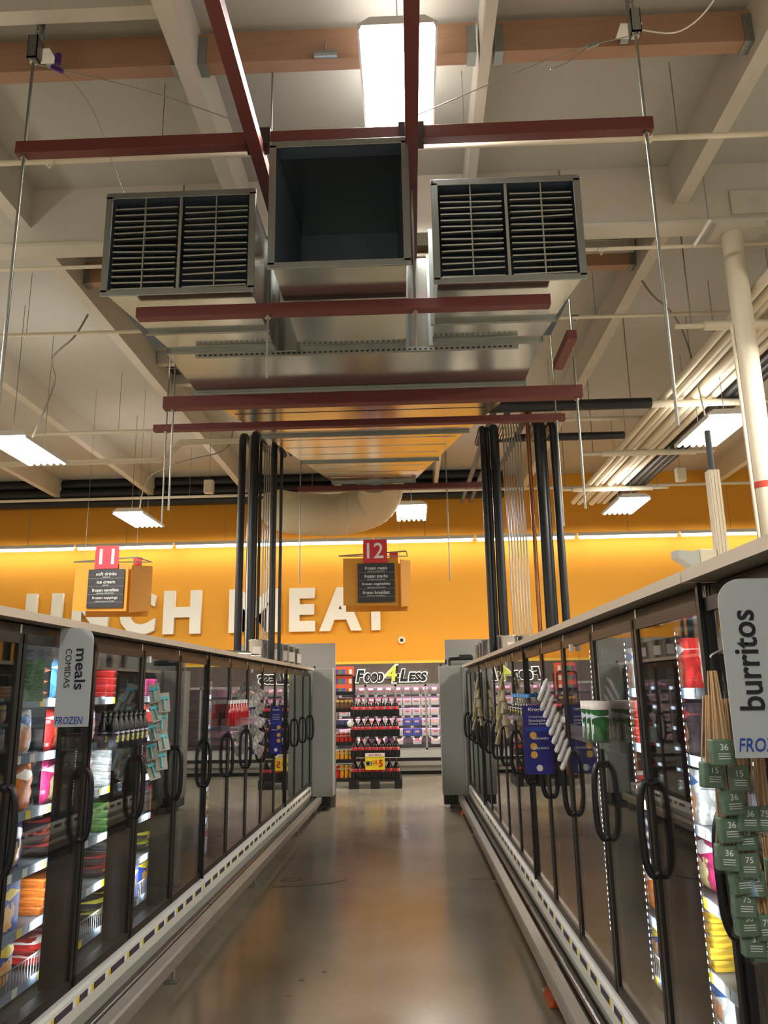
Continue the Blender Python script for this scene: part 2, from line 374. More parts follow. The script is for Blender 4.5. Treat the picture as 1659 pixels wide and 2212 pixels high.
# beads pressed into the undersides of the tapers
for i in range(11):
    y = 7.2+i*.4
    if abs(y-8.55) < .12 or abs(y-10.05) < .12: continue
    k = (y-6.87)/(11.6-6.87); xa = -1.985+.835*k; xb = 1.12-1.01*k; z = 4.6+.0803*(y-6.87)
    MB().prism([(y-.03, z+.004), (y, z-.005), (y+.03, z+.006)], xa+.06, xb-.12, axis='x').build('pressed_bead', GALV, DU)
for y, xa, xb in ((6.86, -1.98, 1.12), (8.555, -1.665, .71), (10.05, -1.41, .413), (11.6, -1.15, .11)): flange(MB(), y, xa, xb, 4.6+.0803*(y-6.87), 5.42, .03).build('joint_flange', GALVF, DU)
b = MB().box(-1.75, .95, 5.93, 5.96, 4.545, 4.575)
for i in range(60): b.box(-1.72+i*.044, -1.70+i*.044, 5.928, 5.9305, 4.552, 4.566, 1)
b.build('slotted_strut', [GALVF, BLACK], DU)
def branch(name, y0, xa, xb, y1, xc, xd, z0, z1, louvres):
    t = MB(); th = .012
    rings = [(y0, xa, xb, z0, z1), (y1, xc, xd, z0, 5.40)]
    loft(t, rings, caps=(False, False))
    br = t.build(name, GALV, DU)
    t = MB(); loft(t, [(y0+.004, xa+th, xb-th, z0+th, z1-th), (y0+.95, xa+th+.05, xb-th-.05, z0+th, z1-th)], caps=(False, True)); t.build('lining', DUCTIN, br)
    f = MB(); wv = .03
    f.box(xa-wv, xb+wv, y0-.012, y0, z0-wv, z0+.02).box(xa-wv, xb+wv, y0-.012, y0, z1-.02, z1+wv).box(xa-wv, xa+.02, y0-.012, y0, z0, z1).box(xb-.02, xb+wv, y0-.012, y0, z0, z1)
    f.build('face_flange', GALVF, br, bevel=.003)
    s = MB()
    for cx in (xa-wv+.012, xb+wv-.012):
        for cz in (z0-wv+.012, z1+wv-.012): s.tube([(cx, y0-.018, cz), (cx, y0-.01, cz)], .008, 8)
    s.build('corner_bolts', STEEL, br)
    if louvres:
        H = z1-z0; xm = (xa+xb)/2; q = (xb-xa)/4
        v = MB()
        for xx, ww in ((xm-q, .009), (xm, .02), (xm+q, .009)): v.box(xx-ww/2, xx+ww/2, y0-.004, y0+.014, z0+.01, z1-.02)
        v.build('mullion_bar', STEEL, br)
        rnd = random.Random(int(xa*100)); nb = 14
        for half, (u0, u1) in enumerate(((xa+.035, xm-.03), (xm+.03, xb-.035))):
            for k in range(nb):
                zz = z0+.03+k*(H-.13)/(nb-1); tl = rnd.uniform(-.012, .012)
                p = MB(); dz = -.028
                p.hexa([(u0, y0+.01, zz), (u1, y0+.01, zz+tl), (u1, y0+.01, zz+tl+.011), (u0, y0+.01, zz+.011), (u0, y0+.085, zz+.03), (u1, y0+.085, zz+tl+.03), (u1, y0+.085, zz+tl+.041), (u0, y0+.085, zz+.041)])
                p.build('louvre_blade', BLADE, br)
    g = MB(); ym = y1-(y1-y0)*.55; k = (ym-y0)/(y1-y0)
    if louvres: flange(MB(), y0+.62, xa+(xc-xa)*.62/(y1-y0), xb+(xd-xb)*.62/(y1-y0), z0, z1, .028).build('joint_flange', GALVF, br)
    flange(g, y1-.02, xc, xd, z0, 5.40, .03); g.build('joint_flange', GALVF, br)
branch('centre_branch', 4.65, -.875, .035, 5.97, -.865, .015, 4.6, 5.53, False)
branch('left_branch', 4.97, -2.145, -1.09, 5.97, -1.955, -1.085, 4.62, 5.40, True)
branch('right_branch', 4.95, .255, 1.275, 5.97, .24, 1.13, 4.62, 5.40, True)
# round collar and canvas sleeve
MB().tube([(-.5, 11.60, 5.24), (-.5, 11.9, 5.24), (-.5, 12.1, 5.24)], .32, 28).build('collar', GALVF, DU)
pts = [(-.5, 12.0, 5.24), (-.42, 12.5, 5.15), (-.62, 12.95, 4.92), (-1.2, 13.05, 4.80), (-1.75, 12.95, 4.80), (-2.15, 13.25, 4.92), (-2.45, 14.2, 5.2), (-2.8, 16, 5.6), (-3.2, 18.3, 6.1)]
def smooth(pts, n=8):
    P = [Vector(p) for p in pts]; out = []
    for i in range(len(P)-1):
        a, b_, c, d = P[max(i-1, 0)], P[i], P[i+1], P[min(i+2, len(P)-1)]
        for k in range(n):
            t = k/n; out.append(.5*((2*b_)+(c-a)*t+(2*a-5*b_+4*c-d)*t*t+(3*b_-a-3*c+d)*t**3))
    return out+[P[-1]]
sp = smooth(pts, 14); rad = [.36+(.01 if i % 2 else 0) for i in range(len(sp))]
tag(MB().tube(sp, .4, 32, radii=rad).build('canvas_air_sleeve', FLEX), 'fat cream canvas duct sleeve curving left behind the galvanised duct', 'duct')
# red beams ------------------------------------------------------------------
def beam(x0, x1, y0, y1, z0, z1, label, loc=(0, 0, 0)):
    return tag(MB().box(x0, x1, y0, y1, z0, z1).build('red_steel_beam', REDST, bevel=.004), label, 'beam')
R1 = beam(-2.76, 1.79, 4.70, 4.78, 5.60, 5.70, 'longest red steel beam across the top, above the dark centre duct opening')
RL = beam(-1.05, -.96, .6, 6.4, 5.50, 5.60, 'red steel beam running front to back left of the dark centre opening')
RR = beam(.045, .135, .6, 6.42, 5.50, 5.60, 'red steel beam running front to back in front of the bright ceiling light')
R2 = beam(-1.96, 1.07, 5.10, 5.18, 4.49, 4.575, 'red steel beam close under the three duct openings')
R3 = beam(-2.31, 1.67, 6.83, 6.93, 4.45, 4.57, 'thick red steel beam under the duct trunk')
R4 = beam(-2.66, 1.66, 7.60, 7.68, 4.50, 4.57, 'thin long red steel beam just behind the thick one')
R5 = beam(-1.72, 1.48, 11.62, 11.70, 4.86, 4.94, 'short far red beam under the narrow end of the duct')
beam(1.28, 1.36, 5.6, 6.2, 4.45, 4.53, 'stub of red beam showing right of the duct near the right vent')
def clampbox(par, x): MB().box(x-.09, x+.09, 4.68, 4.80, 5.585, 5.715).build('splice_sleeve', mat('dark steel sleeve', rgb(70, 60, 58), .4, .6), par)
clampbox(R1, -1.0); clampbox(R1, .09)
def rod(x, y, z0, z1, r, label):
    t = empty('threaded_rod', (x, y, z0), label=label, cat='rod')
    MB().tube([(0, 0, 0), (0, 0, z1-z0)], r, 8).build('rod', ROD, t)
    return t
for (x, y, z0, zb, r, lab) in ((-2.71, 4.74, 3.3, 5.60, .012, 'long steel rod at the left end of the top red beam'),
                           (1.745, 4.74, 3.42, 5.60, .012, 'long bright steel rod at the right end of the top red beam'),
                           (-2.22, 6.88, 3.46, 4.45, .009, 'steel rod through the left end of the thick red beam'),
                           (1.62, 6.88, 3.38, 4.45, .011, 'steel rod through the right end of the thick red beam'),
                           (-2.53, 7.64, 3.5, 4.5, .008, 'steel rod through the left end of the thin long red beam'),
                           (1.57, 7.64, 3.38, 4.5, .009, 'steel rod through the right end of the thin long red beam'),
                           (-1.68, 11.66, 3.4, 4.86, .01, 'far rod hanging past the left end of the short red beam'),
                           (.62, 11.66, 3.4, 4.86, .01, 'far rod hanging past the right part of the short red beam'),
                           (-.99, 5.14, 4.0, 4.49, .008, 'rod left of centre under the red beam below the openings'),
                           (.09, 5.14, 4.2, 4.49, .008, 'rod right of centre under the red beam below the openings')):
    t = rod(x, y, z0, 6.42 if y < 4.9 else 6.9, r, lab)
    MB().tube([(0, 0, zb-z0-.02), (0, 0, zb-z0)], .024, 6).build('washer_nut', STEEL, t)
for x, lab in ((-2.71, 'steel hanger bracket bolted to the wooden beam at top left'), (1.745, 'steel hanger bracket bolted to the wooden beam at top right')):
    t = empty('hanger_bracket', (x, 4.74, 6.42), label=lab, cat='bracket')
    MB().box(-.035, .035, -.04, -.03, 0, .2).box(-.035, -.03, -.04, .04, 0, .2).box(.03, .035, -.04, .04, 0, .2).box(-.035, .035, -.04, .04, 0, .01).build('channel', GALVF, t)
    MB().box(-.03, .03, .05, .06, .05, .40).rbox((0, .15, .19), (.06, .24, .01)).build('strap', GALVF, t)
    MB().box(-.08, .08, .06, .20, .165, .172).build('plate', TAGW, t)
    MB().tube([(0, 0, -.015), (0, 0, .02)], .03, 6).build('hex_nut', STEEL, t)
    for zz in (.3, .35): MB().tube([(0, .03, zz), (0, .06, zz)], .014, 6).build('bolt', STEEL, t)
def wire(name, pts, r, m, label, cat='wire'): return tag(MB().tube(smooth(pts, 6), r, 6).build(name, m), label, cat)
wire('steel_wire', [(-2.7, 4.74, 6.40), (-2.5, 4.74, 6.33), (-1.8, 4.74, 6.1), (-1.0, 4.74, 5.75)], .004, ROD, 'steel wire sloping from the top left bracket to the left crossing')
wire('steel_wire', [(-2.5, 4.74, 6.33), (-2.3, 4.9, 6.1), (-2.1, 5.2, 5.5), (-1.9, 5.4, 5.35)], .004, ROD, 'steel wire from the purple tie down to the left vent')
wire('steel_wire', [(1.74, 4.74, 6.42), (1.3, 4.72, 6.30), (.7, 4.72, 6.05), (.1, 4.74, 5.8)], .004, ROD, 'steel wire sloping from the top right bracket to the right crossing')
wire('steel_wire', [(1.4, 4.72, 6.33), (1.25, 4.72, 6.2), (1.1, 4.7, 6.12)], .004, ROD, 'short loose wire tail beside the top right bracket')
tag(MB().rbox((1.42, 4.72, 6.33), (.09, .02, .03), (0, -.4, 0)).build('wire_clip', GALVF), 'grey wire clip near the top right bracket', 'clip')
tag(MB().rbox((-2.52, 4.73, 6.33), (.1, .02, .03), (0, .5, 0)).rbox((-2.52, 4.73, 6.42), (.04, .02, .09)).build('purple_tie', mat('purple tape', rgb(74, 34, 120), .5)), 'purple tie on the wire beside the top left bracket', 'tie')
wire('hanging_cable', [(1.85, 4.9, 6.62), (2.1, 4.8, 6.5), (2.3, 4.6, 6.6), (2.45, 4.3, 6.95)], .006, WHITEW, 'white cable looping to the ceiling right of the top right bracket', 'cable')
# bracket on wooden beam in the middle
t = empty('junction_bracket', (-.55, 5.0, 6.62), label='small metal clamp under the wooden beam left of the big light', cat='bracket')
MB().tube([(-.09, 0, 0), (.09, 0, 0)], .03, 10).build('clamp', GALVF, t); MB().tube([(0, 0, 0), (0, 0, .12)], .008, 6).build('stem', ROD, t)
# sprinkler and other overhead pipes ----------------------------------------
def pipe(name, pts, r, m, label, cat='pipe', n=10): return tag(MB().tube(pts, r, n).build(name, m), label, cat)
for (y, z, xa, xb, r, lab) in ((5.56, 6.2, X0, X1, .024, 'nearest cream sprinkler pipe crossing behind the top red beam'), (7.17, 6.18, X0, X1, .02, 'cream sprinkler pipe crossing behind the big girder'),
                           (8.5, 6.1, X0, X1, .022, 'cream sprinkler pipe crossing level with the red beam under the openings'), (11.55, 5.9, X0, X1, .03, 'cream sprinkler pipe crossing behind the pipe risers'),
                           (15.6, 5.85, X0, X1, .03, 'farthest cream sprinkler pipe near the back wall')):
    t = pipe('sprinkler_pipe', [(xa, y, z), (xb, y, z)], r, SPRK, lab)
    for hx in (-4.6, -2.0, .55, 2.3, 4.4): MB().tube([(hx, y, z), (hx, y, 6.93)], .004, 5).build('hanger_rod', ROD, t)
    for hx in (-2.95, 2.05): MB().tube([(hx-.035, y, z), (hx+.035, y, z)], r*1.6, 10).tube([(hx, y, z), (hx, y, z-.06)], .014, 8).build('sprinkler_head', STEEL if y > 6 else SPRK, t)
for i in range(4): pipe('conduit_pipe', [(-7, 11.9+i*.07, 5.55), (-4.05, 11.9+i*.07, 5.55), (-3.7, 11.9+i*.07, 5.85), (-2.3, 11.9+i*.07, 5.85)], .014, SPRK, 'thin cream conduit bending upward, one of four beside the left risers')['group'] = 'bent conduits left of the risers'
# bundle of insulated pipes at the right
offs = [(3.52, 5.62, .05), (3.64, 5.6, .045), (3.76, 5.64, .05), (3.9, 5.6, .06), (4.04, 5.63, .055), (4.17, 5.61, .05)]
for i, (x, z, r) in enumerate(offs):
    o = pipe('white_insulated_pipe', [(x, 5.0, z), (x, 16.0, z)], r, SPRK, 'white insulated pipe in the long bundle along the right ceiling'); o['group'] = 'white pipes of the right bundle'
for i in range(3): o = pipe('black_insulated_pipe', [(4.32+i*.12, 5.0, 5.6), (4.32+i*.12, 16.0, 5.6)], .055, RUBBER, 'black insulated pipe beside the white bundle along the right ceiling'); o['group'] = 'black pipes of the right bundle'
for y, lab in ((7.6, 'nearest'), (9.9, 'second'), (12.13, 'third'), (14.44, 'farthest')):
    t = empty('pipe_trapeze', (3.9, y, 5.5), label='%s white trapeze hanger bar under the bundle of pipes at right' % lab, cat='hanger')
    MB().tube([(-.72, 0, 0), (.8, 0, 0)], .05, 12).build('sleeve', SPRK, t); MB().tube([(-1.02, 0, 0), (1.1, 0, 0)], .03, 8).build('bar', SPRK, t)
    for xx in (-.85, .9): MB().tube([(xx, 0, 0), (xx, 0, 1.45)], .007, 6).build('chain', ROD, t)
pipe('black_insulated_pipe', [(1.0, 9.86, 5.5), (3.3, 9.86, 5.5)], .075, RUBBER, 'thick black pipe running right from above the right risers')
pipe('black_insulated_pipe', [(1.3, 11.2, 5.5), (3.3, 11.2, 5.5)], .06, RUBBER, 'thinner black pipe running right behind the right risers')
for i in range(3): pipe('black_insulated_pipe', [(X0, 17.9+i*.02, 6.35+.24*i), (2.3, 17.9+i*.02, 6.35+.24*i)], .118, RUBBER, 'fat black pipe running along the top of the back wall')['group'] = 'fat black pipes along the back wall'
for x in (-.9, -.6, 1.25, 1.45, 1.75): pipe('ceiling_pipe', [(x, 10.2, 5.6), (x, 17.2, 6.0)], .045, mat('dark lagging', rgb(58, 54, 50), .6), 'dark lagged pipe running back under the ceiling behind the risers')['group'] = 'dark pipes running back under the ceiling'
pipe('slotted_channel', [(2.86, 6.82, 5.98), (2.89, 6.5, 6.03)], .018, TAGW, 'short white slotted channel hanging at an angle left of the column', n=4)
MB().tube([(2.89, 6.52, 6.03), (2.89, 6.52, 6.94)], .004, 5).build('hanger_wire', ROD, bpy.data.objects['slotted_channel'])
wire('flexible_conduit', [(-3.9, 8.6, 6.4), (-4.1, 8.7, 6.15), (-4.6, 9.2, 6.1), (-4.75, 9.6, 5.9), (-5.05, 9.7, 5.15)], .012, mat('grey flex', rgb(120, 112, 100), .5), 'grey flexible conduit drooping from the beam to the left light', 'cable')
wire('flexible_conduit', [(2.85, 8.4, 6.5), (3.0, 8.5, 6.35), (3.4, 9.0, 6.35), (3.7, 9.4, 6.1), (3.9, 9.6, 5.15)], .012, mat('grey flex', rgb(120, 112, 100), .5), 'grey flexible conduit arching from the beam to the right light', 'cable')
wire('flexible_conduit', [(-3.0, 12.6, 6.4), (-3.2, 12.9, 6.0), (-4.2, 13.6, 6.0), (-4.9, 13.9, 5.8), (-5.08, 14.0, 5.15)], .012, mat('grey flex', rgb(120, 112, 100), .5), 'grey flexible conduit dropping to the light above the aisle 11 sign', 'cable')
for x, y, lab in ((-3.76, 14, 'left, behind the left risers'), (5.1, 14, 'right, beside the white pipe bundle')):
    t = empty('hanging_speaker', (x, y, 5.62), label='small white box speaker hanging at '+lab, cat='speaker')
    MB().box(-.09, .09, -.07, .07, -.13, .13).build('cabinet', SPRK, t, bevel=.02); MB().tube([(0, 0, .13), (0, 0, 1.3)], .005, 5).build('hanger_wire', ROD, t)
# vertical risers ------------------------------------------------------------
def riser(x, y, r, m, ztop, lab, grp=None, bend=.8, z0=2.165):
    pts = [(x, y, z0), (x, y, ztop-.12), (x, y+.05, ztop-.03), (x, y+.15, ztop), (x, y+bend, ztop)]
    o = pipe('riser_pipe', pts, r, m, lab)
    if grp: o['group'] = grp
Yr = 10.0
def px2x(px, y=Yr): return (px-890)/1706*y*1.0+.0
for x, r, m, zt in ((-2.24, .050, RUBBER, 5.28), (-2.13, .024, STEEL, 5.28), (-2.07, .058, RUBBER, 5.30), (-1.985, .02, RUBBER, 5.2), (-1.80, .042, RUBBER, 5.2), (-1.70, .022, RUBBER, 5.2)):
    riser(x, Yr, r, m, zt, 'black insulated riser pipe standing on the left freezers' if m is RUBBER else 'bright bare riser pipe among the black ones at left', 'black risers on the left freezers' if m is RUBBER else None)
for i in range(4): riser(-1.94+i*.03, Yr+.05, .009, STEEL, 5.15, 'thin bright steel conduit riser on the left freezers', 'thin steel risers on the left freezers')
for x, r in ((1.045, .042), (1.105, .028), (1.20, .062)): riser(x, Yr, r, RUBBER, 5.3, 'black insulated riser pipe left of the steel conduits at right', 'black risers left of the right steel conduits')
for i in range(7): riser(1.33+i*.038, Yr+.05, .011, STEEL, 5.38, 'thin bright steel conduit riser on the right freezers', 'thin steel risers on the right freezers')
riser(1.66, Yr, .028, COPPER, 5.6, 'bare copper riser pipe on the right freezers')
for x, r in ((1.80, .065), (1.86, .04), (2.0, .052)): riser(x, Yr, r, RUBBER, 5.35, 'black insulated riser pipe right of the copper pipe', 'black risers right of the copper pipe')
# ================================================================== back wall
for ch, xa, xb in (('L', -10.85, -9.9), ('U', -9.34, -8.39), ('N', -8.19, -7.24), ('C', -7.03, -6.1), ('H', -5.96, -4.99), ('M', -4.37, -3.09), ('E', -2.92, -2.24), ('A', -2.2, -1.12), ('T', -1.22, -.42)):
    o = text('wall_letter', ch, WHITEW, face_cam((xa+xb)/2, YW-.09, 3.19), width=xb-xa-.06, height=1.04, extrude=.06, bold=.05)
    tag(o, 'big white capital %s on the orange back wall' % ch, 'letter')
# camera dome
t = empty('dome_camera', (-.215, YW, 2.95), label='small white round security camera on the orange wall', cat='camera')
MB().tube([(0, -.07, 0), (0, -.001, 0)], .085, 24).build('housing', WHITEW, t); MB().tube([(0, -.1, 0), (0, -.07, 0)], .04, 16).build('lens', BLACK, t)
# meat case ------------------------------------------------------------------
WD = mat('weathered wood panel', rgb(92, 80, 72), .6, 0, .35, 2.5, stretch=(3, 1, .6))
CASE = empty('meat_display_case', (0, 0, 0), label='lit meat cooler under the store sign at the end of the aisle', cat='cooler')
cx0, cx1 = -4.4, 3.0
MB().box(cx0, cx1, 17.62, YW-.001, 1.93, 2.385).build('header', WD, CASE)
MB().box(cx0, cx1, 17.66, YW-.001, 2.386, 2.44).build('header_top', mat('bright yellow trim', rgb(245, 200, 70), .5), CASE)
MB().box(cx0, cx1, 18.4, 18.49, .2, 1.93).build('back_panel', mat('case liner pink', rgb(214, 178, 190), .5), CASE)
MB().box(cx0, cx1, 17.6, 18.4, .08, .2).box(cx0, cx1, 17.55, 17.62, .36, .52).build('base', GREYP, CASE)
MB().box(cx0, cx1, 17.57, 17.63, .2, .36).build('vent_grille', BLACK, CASE)
MB().box(cx0, cx1, 17.5, 17.56, .2, .29).build('bumper', RAIL, CASE)
MB().box(cx0, cx1, 17.7, 18.4, 0, .08).build('toe_kick', BLACK, CASE)
for x in (-3.7, -3.03, -2.36, -1.7, -1.04, -.37, .30, .97, 1.64, 2.3):
    d = MB().box(x-.022, x+.022, 17.6, 17.64, .52, 1.92).box(x, x+.67, 17.6, 17.64, 1.88, 1.93).box(x, x+.67, 17.6, 17.64, .52, .56).build('door_frame', RAIL, CASE)
    MB().box(x+.02, x+.65, 17.615, 17.62, .56, 1.88).build('pane', GLASS, d)
szs = [.62, .80, 1.02, 1.24, 1.46, 1.70]
for z in szs:
    s = MB().box(cx0, cx1, 17.78, 18.4, z-.02, z).build('shelf', DLINER, CASE)
    MB().box(cx0, cx1, 17.765, 17.78, z-.045, z+.005).build('price_rail', mat('case price rail', rgb(60, 58, 74), .4), s)
b = MB()
for z in szs[1:]:
    for i in range(13):
        x = -1.65+i*.2
        if random.random() < .75: b.box(x, x+.07, 17.76, 17.765, z-.04, z)
b.build('shelf_tag', TAGW, CASE)
for z in [1.92]+[s-.03 for s in szs[1:]]:
    L = bpy.data.lights.new('case light', 'AREA'); L.shape = 'RECTANGLE'; L.size = 3.4; L.size_y = .05; L.energy = 12 if z > 1.9 else 7.5; L.color = (1, .72, .86)
    o = bpy.data.objects.new('case_lamp', L); C.objects.link(o); o.parent = CASE; o.location = (-.4, 17.83, z-.005); o.rotation_euler = (.5, 0, 0)
WHTB = mat('white tray board', rgb(232, 222, 228), .5); BLUB = mat('blue tray board', rgb(64, 84, 190), .5)
MEAT = mat('packed meat', rgb(180, 80, 72), .3, 0, .4, 20); MEAT2 = mat('packed poultry', rgb(216, 160, 110), .3, 0, .4, 20)
def tray(m, mm):
    t = empty('display_tray', (0, 0, 0)); p = MB().prism([(-.095, 0), (.095, 0), (.095, .16), (.06, .16), (.045, .07), (-.045, .07), (-.06, .16), (-.095, .16)], -.01, 0)
    p.box(-.095, -.088, 0, .3, 0, .15).box(.088, .095, 0, .3, 0, .15).box(-.095, .095, .29, .3, 0, .15).box(-.095, .095, 0, .3, 0, .008).build('tray', m, t)
    MB().box(-.08, .08, .02, .28, .01, .1).build('meat_pack', mm, t); return t
prot = [tray(WHTB, MEAT), tray(BLUB, MEAT2), tray(WHTB, MEAT2)]
used = [False]*3
ORD = ['lowest', 'second', 'third', 'fourth', 'fifth', 'top']
meat_g = {}
for si, z in enumerate(szs):
    for i in range(13):
        x = -1.55+i*.205
        k = 1 if (si in (1, 2) and i in (7, 8)) else random.choice((0, 0, 2))
        if si == 0 and i % 2: continue
        lab = ['white', 'blue', 'white'][k]+[' tray of red meat', ' tray', ' tray of pale poultry'][k]+' on the %s shelf of the lit meat cooler' % ORD[si]
        g = '%s in the meat cooler, shelf %s' % (['red meat trays', 'blue trays', 'poultry trays'][k], ORD[si])
        if not used[k]: o = prot[k]; o.location = (x, 17.83, z); used[k] = True; tag(o, lab, 'tray', g)
        else: dup(prot[k], (x, 17.83, z), 0, lab, g)
# store sign
SG = empty('store_sign', (0, 17.6, 1.99), label='lit store sign reading FOOD 4 LESS above the meat cooler', cat='sign')
HALO = mat('sign halo', rgb(245, 240, 225), .5, emit=.9); LIME = mat('lime numeral', rgb(220, 228, 90), .5)
def word(s, x, z, h, wdt, parent=SG):
    text('word_halo', s, HALO, face_cam(x, -.018, z-.017), width=wdt+.04, height=h+.035, parent=parent, extrude=.004, bold=.06, shear=.2)
    text('word', s, INK, face_cam(x, -.03, z), width=wdt, height=h, parent=parent, extrude=.008, bold=.045, shear=.2)
word('F', -1.15, -.01, .27, .19); word('OOD', -.845, -.01, .20, .43); word('L', -.175, -.01, .27, .19); word('ESS', .13, -.01, .20, .42)
text('numeral_halo', '4', HALO, face_cam(-.445, -.02, -.045), width=.35, height=.42, parent=SG, extrude=.004, bold=.05, shear=.08)
text('numeral_shadow', '4', INK, face_cam(-.425, -.03, -.025), width=.30, height=.37, parent=SG, extrude=.02, bold=.05, shear=.08)
text('numeral', '4', LIME, face_cam(-.455, -.06, .0), width=.26, height=.345, parent=SG, extrude=.008, bold=.03, shear=.08)
# partitions and end panels ---------------------------------------------------
tag(MB().box(-2.9, -1.26, 12.95, 13.0, 0, 2.58).build('grey_partition', PARTN), 'plain grey partition behind the far end of the left freezers', 'panel')
tag(MB().box(.56, 2.6, 12.95, 13.0, 0, 2.6).build('grey_partition', PARTN), 'plain grey partition behind the far end of the right freezers', 'panel')
def endcase(x0, x1, label):
    t = empty('end_cooler', ((x0+x1)/2, 12.62, 0), label=label, cat='cooler'); h = (x1-x0)/2
    MB().box(-h, h, 0, .3, .2, 2.165).build('side_panel', GREYP, t, bevel=.006)
    MB().box(-h+.02, h-.04, .02, .3, .06, .2).build('toe_kick', BLACK, t)
    MB().box(-h+.02, -h+.05, .01, .02, 2.165, 2.2).build('bracket', BLACK, t)
    return t
endcase(-1.6, -1.27, 'scuffed pale grey end panel closing the left freezer row')
t = endcase(.44, .80, 'pale grey end panel closing the right freezer row')
MB().box(.37-.36+.17, .43-.22, -.02, .02, .2, 2.16).build('corner_post', RAIL, t)
t = tag(MB().tube([(.62, 12.75, 2.28), (1.0, 12.75, 2.29)], .035, 10).tube([(.62, 12.75, 2.17), (.62, 12.75, 2.28)], .02, 8).tube([(.56, 12.75, 2.19), (.56, 12.75, 2.27)], .015, 8).box(.78, .98, 12.7, 12.8, 2.28, 2.34).build('black_clamp_arm', BLACK), 'black clamp arm lying on the far end of the right freezers', 'clamp')
# display rack ----------------------------------------------------------------
RK = empty('display_rack', (-1.33, 15.5, 0), label='black wire display rack of snacks left of the soda stack', cat='rack')
for xx in (-.19, .19):
    for yy in (-.17, .17): MB().tube([(xx, yy, 0), (xx, yy, 2.08)], .013, 8).build('post', BLACK, RK)
MB().tube([(.19, -.17, 1.9), (.19, -.17, 2.06), (.15, -.17, 2.1), (-.15, -.17, 2.1), (-.19, -.17, 2.06)], .013, 8).build('top_hoop', BLACK, RK)
rks = [.14, .48, .80, 1.12, 1.42, 1.74]
for z in rks:
    s = MB().box(-.19, .19, -.17, .17, z-.012, z).box(-.19, .19, -.18, -.17, z-.02, z+.05).build('shelf', BLACK, RK)
SODAY = 14.95
CANY = pack('yellow snack can', rgb(226, 166, 34), rgb(240, 230, 210), rgb(190, 80, 20)); CANR = pack('red snack can', rgb(200, 40, 36), rgb(240, 230, 210), rgb(150, 60, 30))
def can(m, h, r=.04):
    t = MB().lathe([(r, 0), (r, h)], n=14).build('snack_can', m); MB().lathe([(r+.002, h), (r+.002, h+.012)], n=14).build('lid', mat('can lid', rgb(220, 214, 200), .4), t); return t
protos = {}
def place(key, make, loc, label, group, cat, rz=0):
    if key not in protos:
        o = make(); protos[key] = o; o.location = loc; o.rotation_euler = (o.rotation_euler[0], o.rotation_euler[1], rz); tag(o, label, cat, group); return o
    c = dup(protos[key], loc, rz, label, group); c['category'] = cat
    if not group and 'group' in c: del c['group']
    return c
for z, h, kinds, lab in ((rks[0], .27, (CANR, CANY, CANY, CANY), 'tall snack can on the bottom shelf'), (rks[1], .2, (CANY,)*4, 'snack can on the second shelf'), (rks[2], .2, (CANR,)*4, 'snack can on the third shelf')):
    for i, k in enumerate(kinds):
        for j in range(2):
            red = k is CANR
            place(('can', red, h), lambda: can(k, h), (-1.33-.13+i*.088, 15.4+j*.1, z), ('red ' if red else 'yellow ')+lab+' of the black display rack', ('red ' if red else 'yellow ')+'cans, '+lab, 'can')
def roll(): return MB().lathe([(.022, 0), (.065, 0), (.065, .11), (.022, .11)], n=20).build('paper_roll', TAGW, rot=(PI/2, 0, 0))
place('roll', roll, (-1.2, 15.4, rks[3]+.066), 'white paper roll with dark core on the display rack', None, 'roll')
for i in range(3): place('sbox', lambda: MB().box(-.045, .045, 0, .25, 0, .12).build('snack_box', pack('mixed snack', rgb(70, 70, 120), rgb(230, 230, 230), rgb(120, 70, 50))), (-1.46+i*.095, 15.36, rks[3]), 'blue snack box beside the paper roll on the display rack', 'blue snack boxes on the display rack', 'box')
def bag_mesh(name, w, h, d, m, seed=1, axis=0):
    rnd = random.Random(seed); nx, nz = 7, 8; vs = []; fs = []
    for sgn in (-1, 1):
        for j in range(nz+1):
            for i in range(nx+1):
                u = i/nx*2-1; v = j/nz*2-1
                bul = (max(0, 1-u*u)**.5)*(max(0, 1-v**4)**.5)
                vs.append((sgn*d/2*bul*(1+rnd.uniform(-.18, .18)), u*w/2*(1-.06*bul), (j/nz)*h))
    n1 = (nx+1)*(nz+1)
    for k in (0, n1):
        for j in range(nz):
            for i in range(nx): a = k+j*(nx+1)+i; fs.append((a, a+1, a+nx+2, a+nx+1))
    b = MB(); b.add(vs, fs, 0, True); return b.build(name, m)
GOLDB = pack('brown snack bag', rgb(120, 84, 48), rgb(220, 180, 90), rgb(70, 40, 20), .3)
for i in range(4): place('gbag', lambda: bag_mesh('snack_bag', .1, .24, .07, GOLDB, 5), (-1.45+i*.08, 15.42, rks[4]), 'brown and gold snack bag on the fifth shelf of the display rack', 'brown bags on the display rack', 'bag', rz=PI/2)
def cellbox(col):
    t = MB().box(-.18, .18, 0, .28, 0, .17, 0).build('snack_carton', mat('orange red carton', rgb(214, 84, 52), .5))
    for i, c in enumerate(((90, 60, 140), (60, 130, 70), (50, 90, 170), (200, 80, 40), (230, 210, 190))):
        MB().box(-.16+i*.066, -.105+i*.066, -.004, 0, .02, .11).build('printed_cell', mat('cell%d' % i, rgb(*c), .5), t)
    return t
place('cell', lambda: cellbox(0), (-1.33, 15.35, rks[5]), 'orange snack carton on the top shelf of the display rack', None, 'box')
place('cell', None, (-1.33, 15.35, rks[5]+.36), 'orange snack carton stacked highest on the display rack', None, 'box')
place('cell', None, (-1.33, 15.35, rks[5]+.18), 'orange snack carton in the middle of the stack on the rack top', None, 'box')
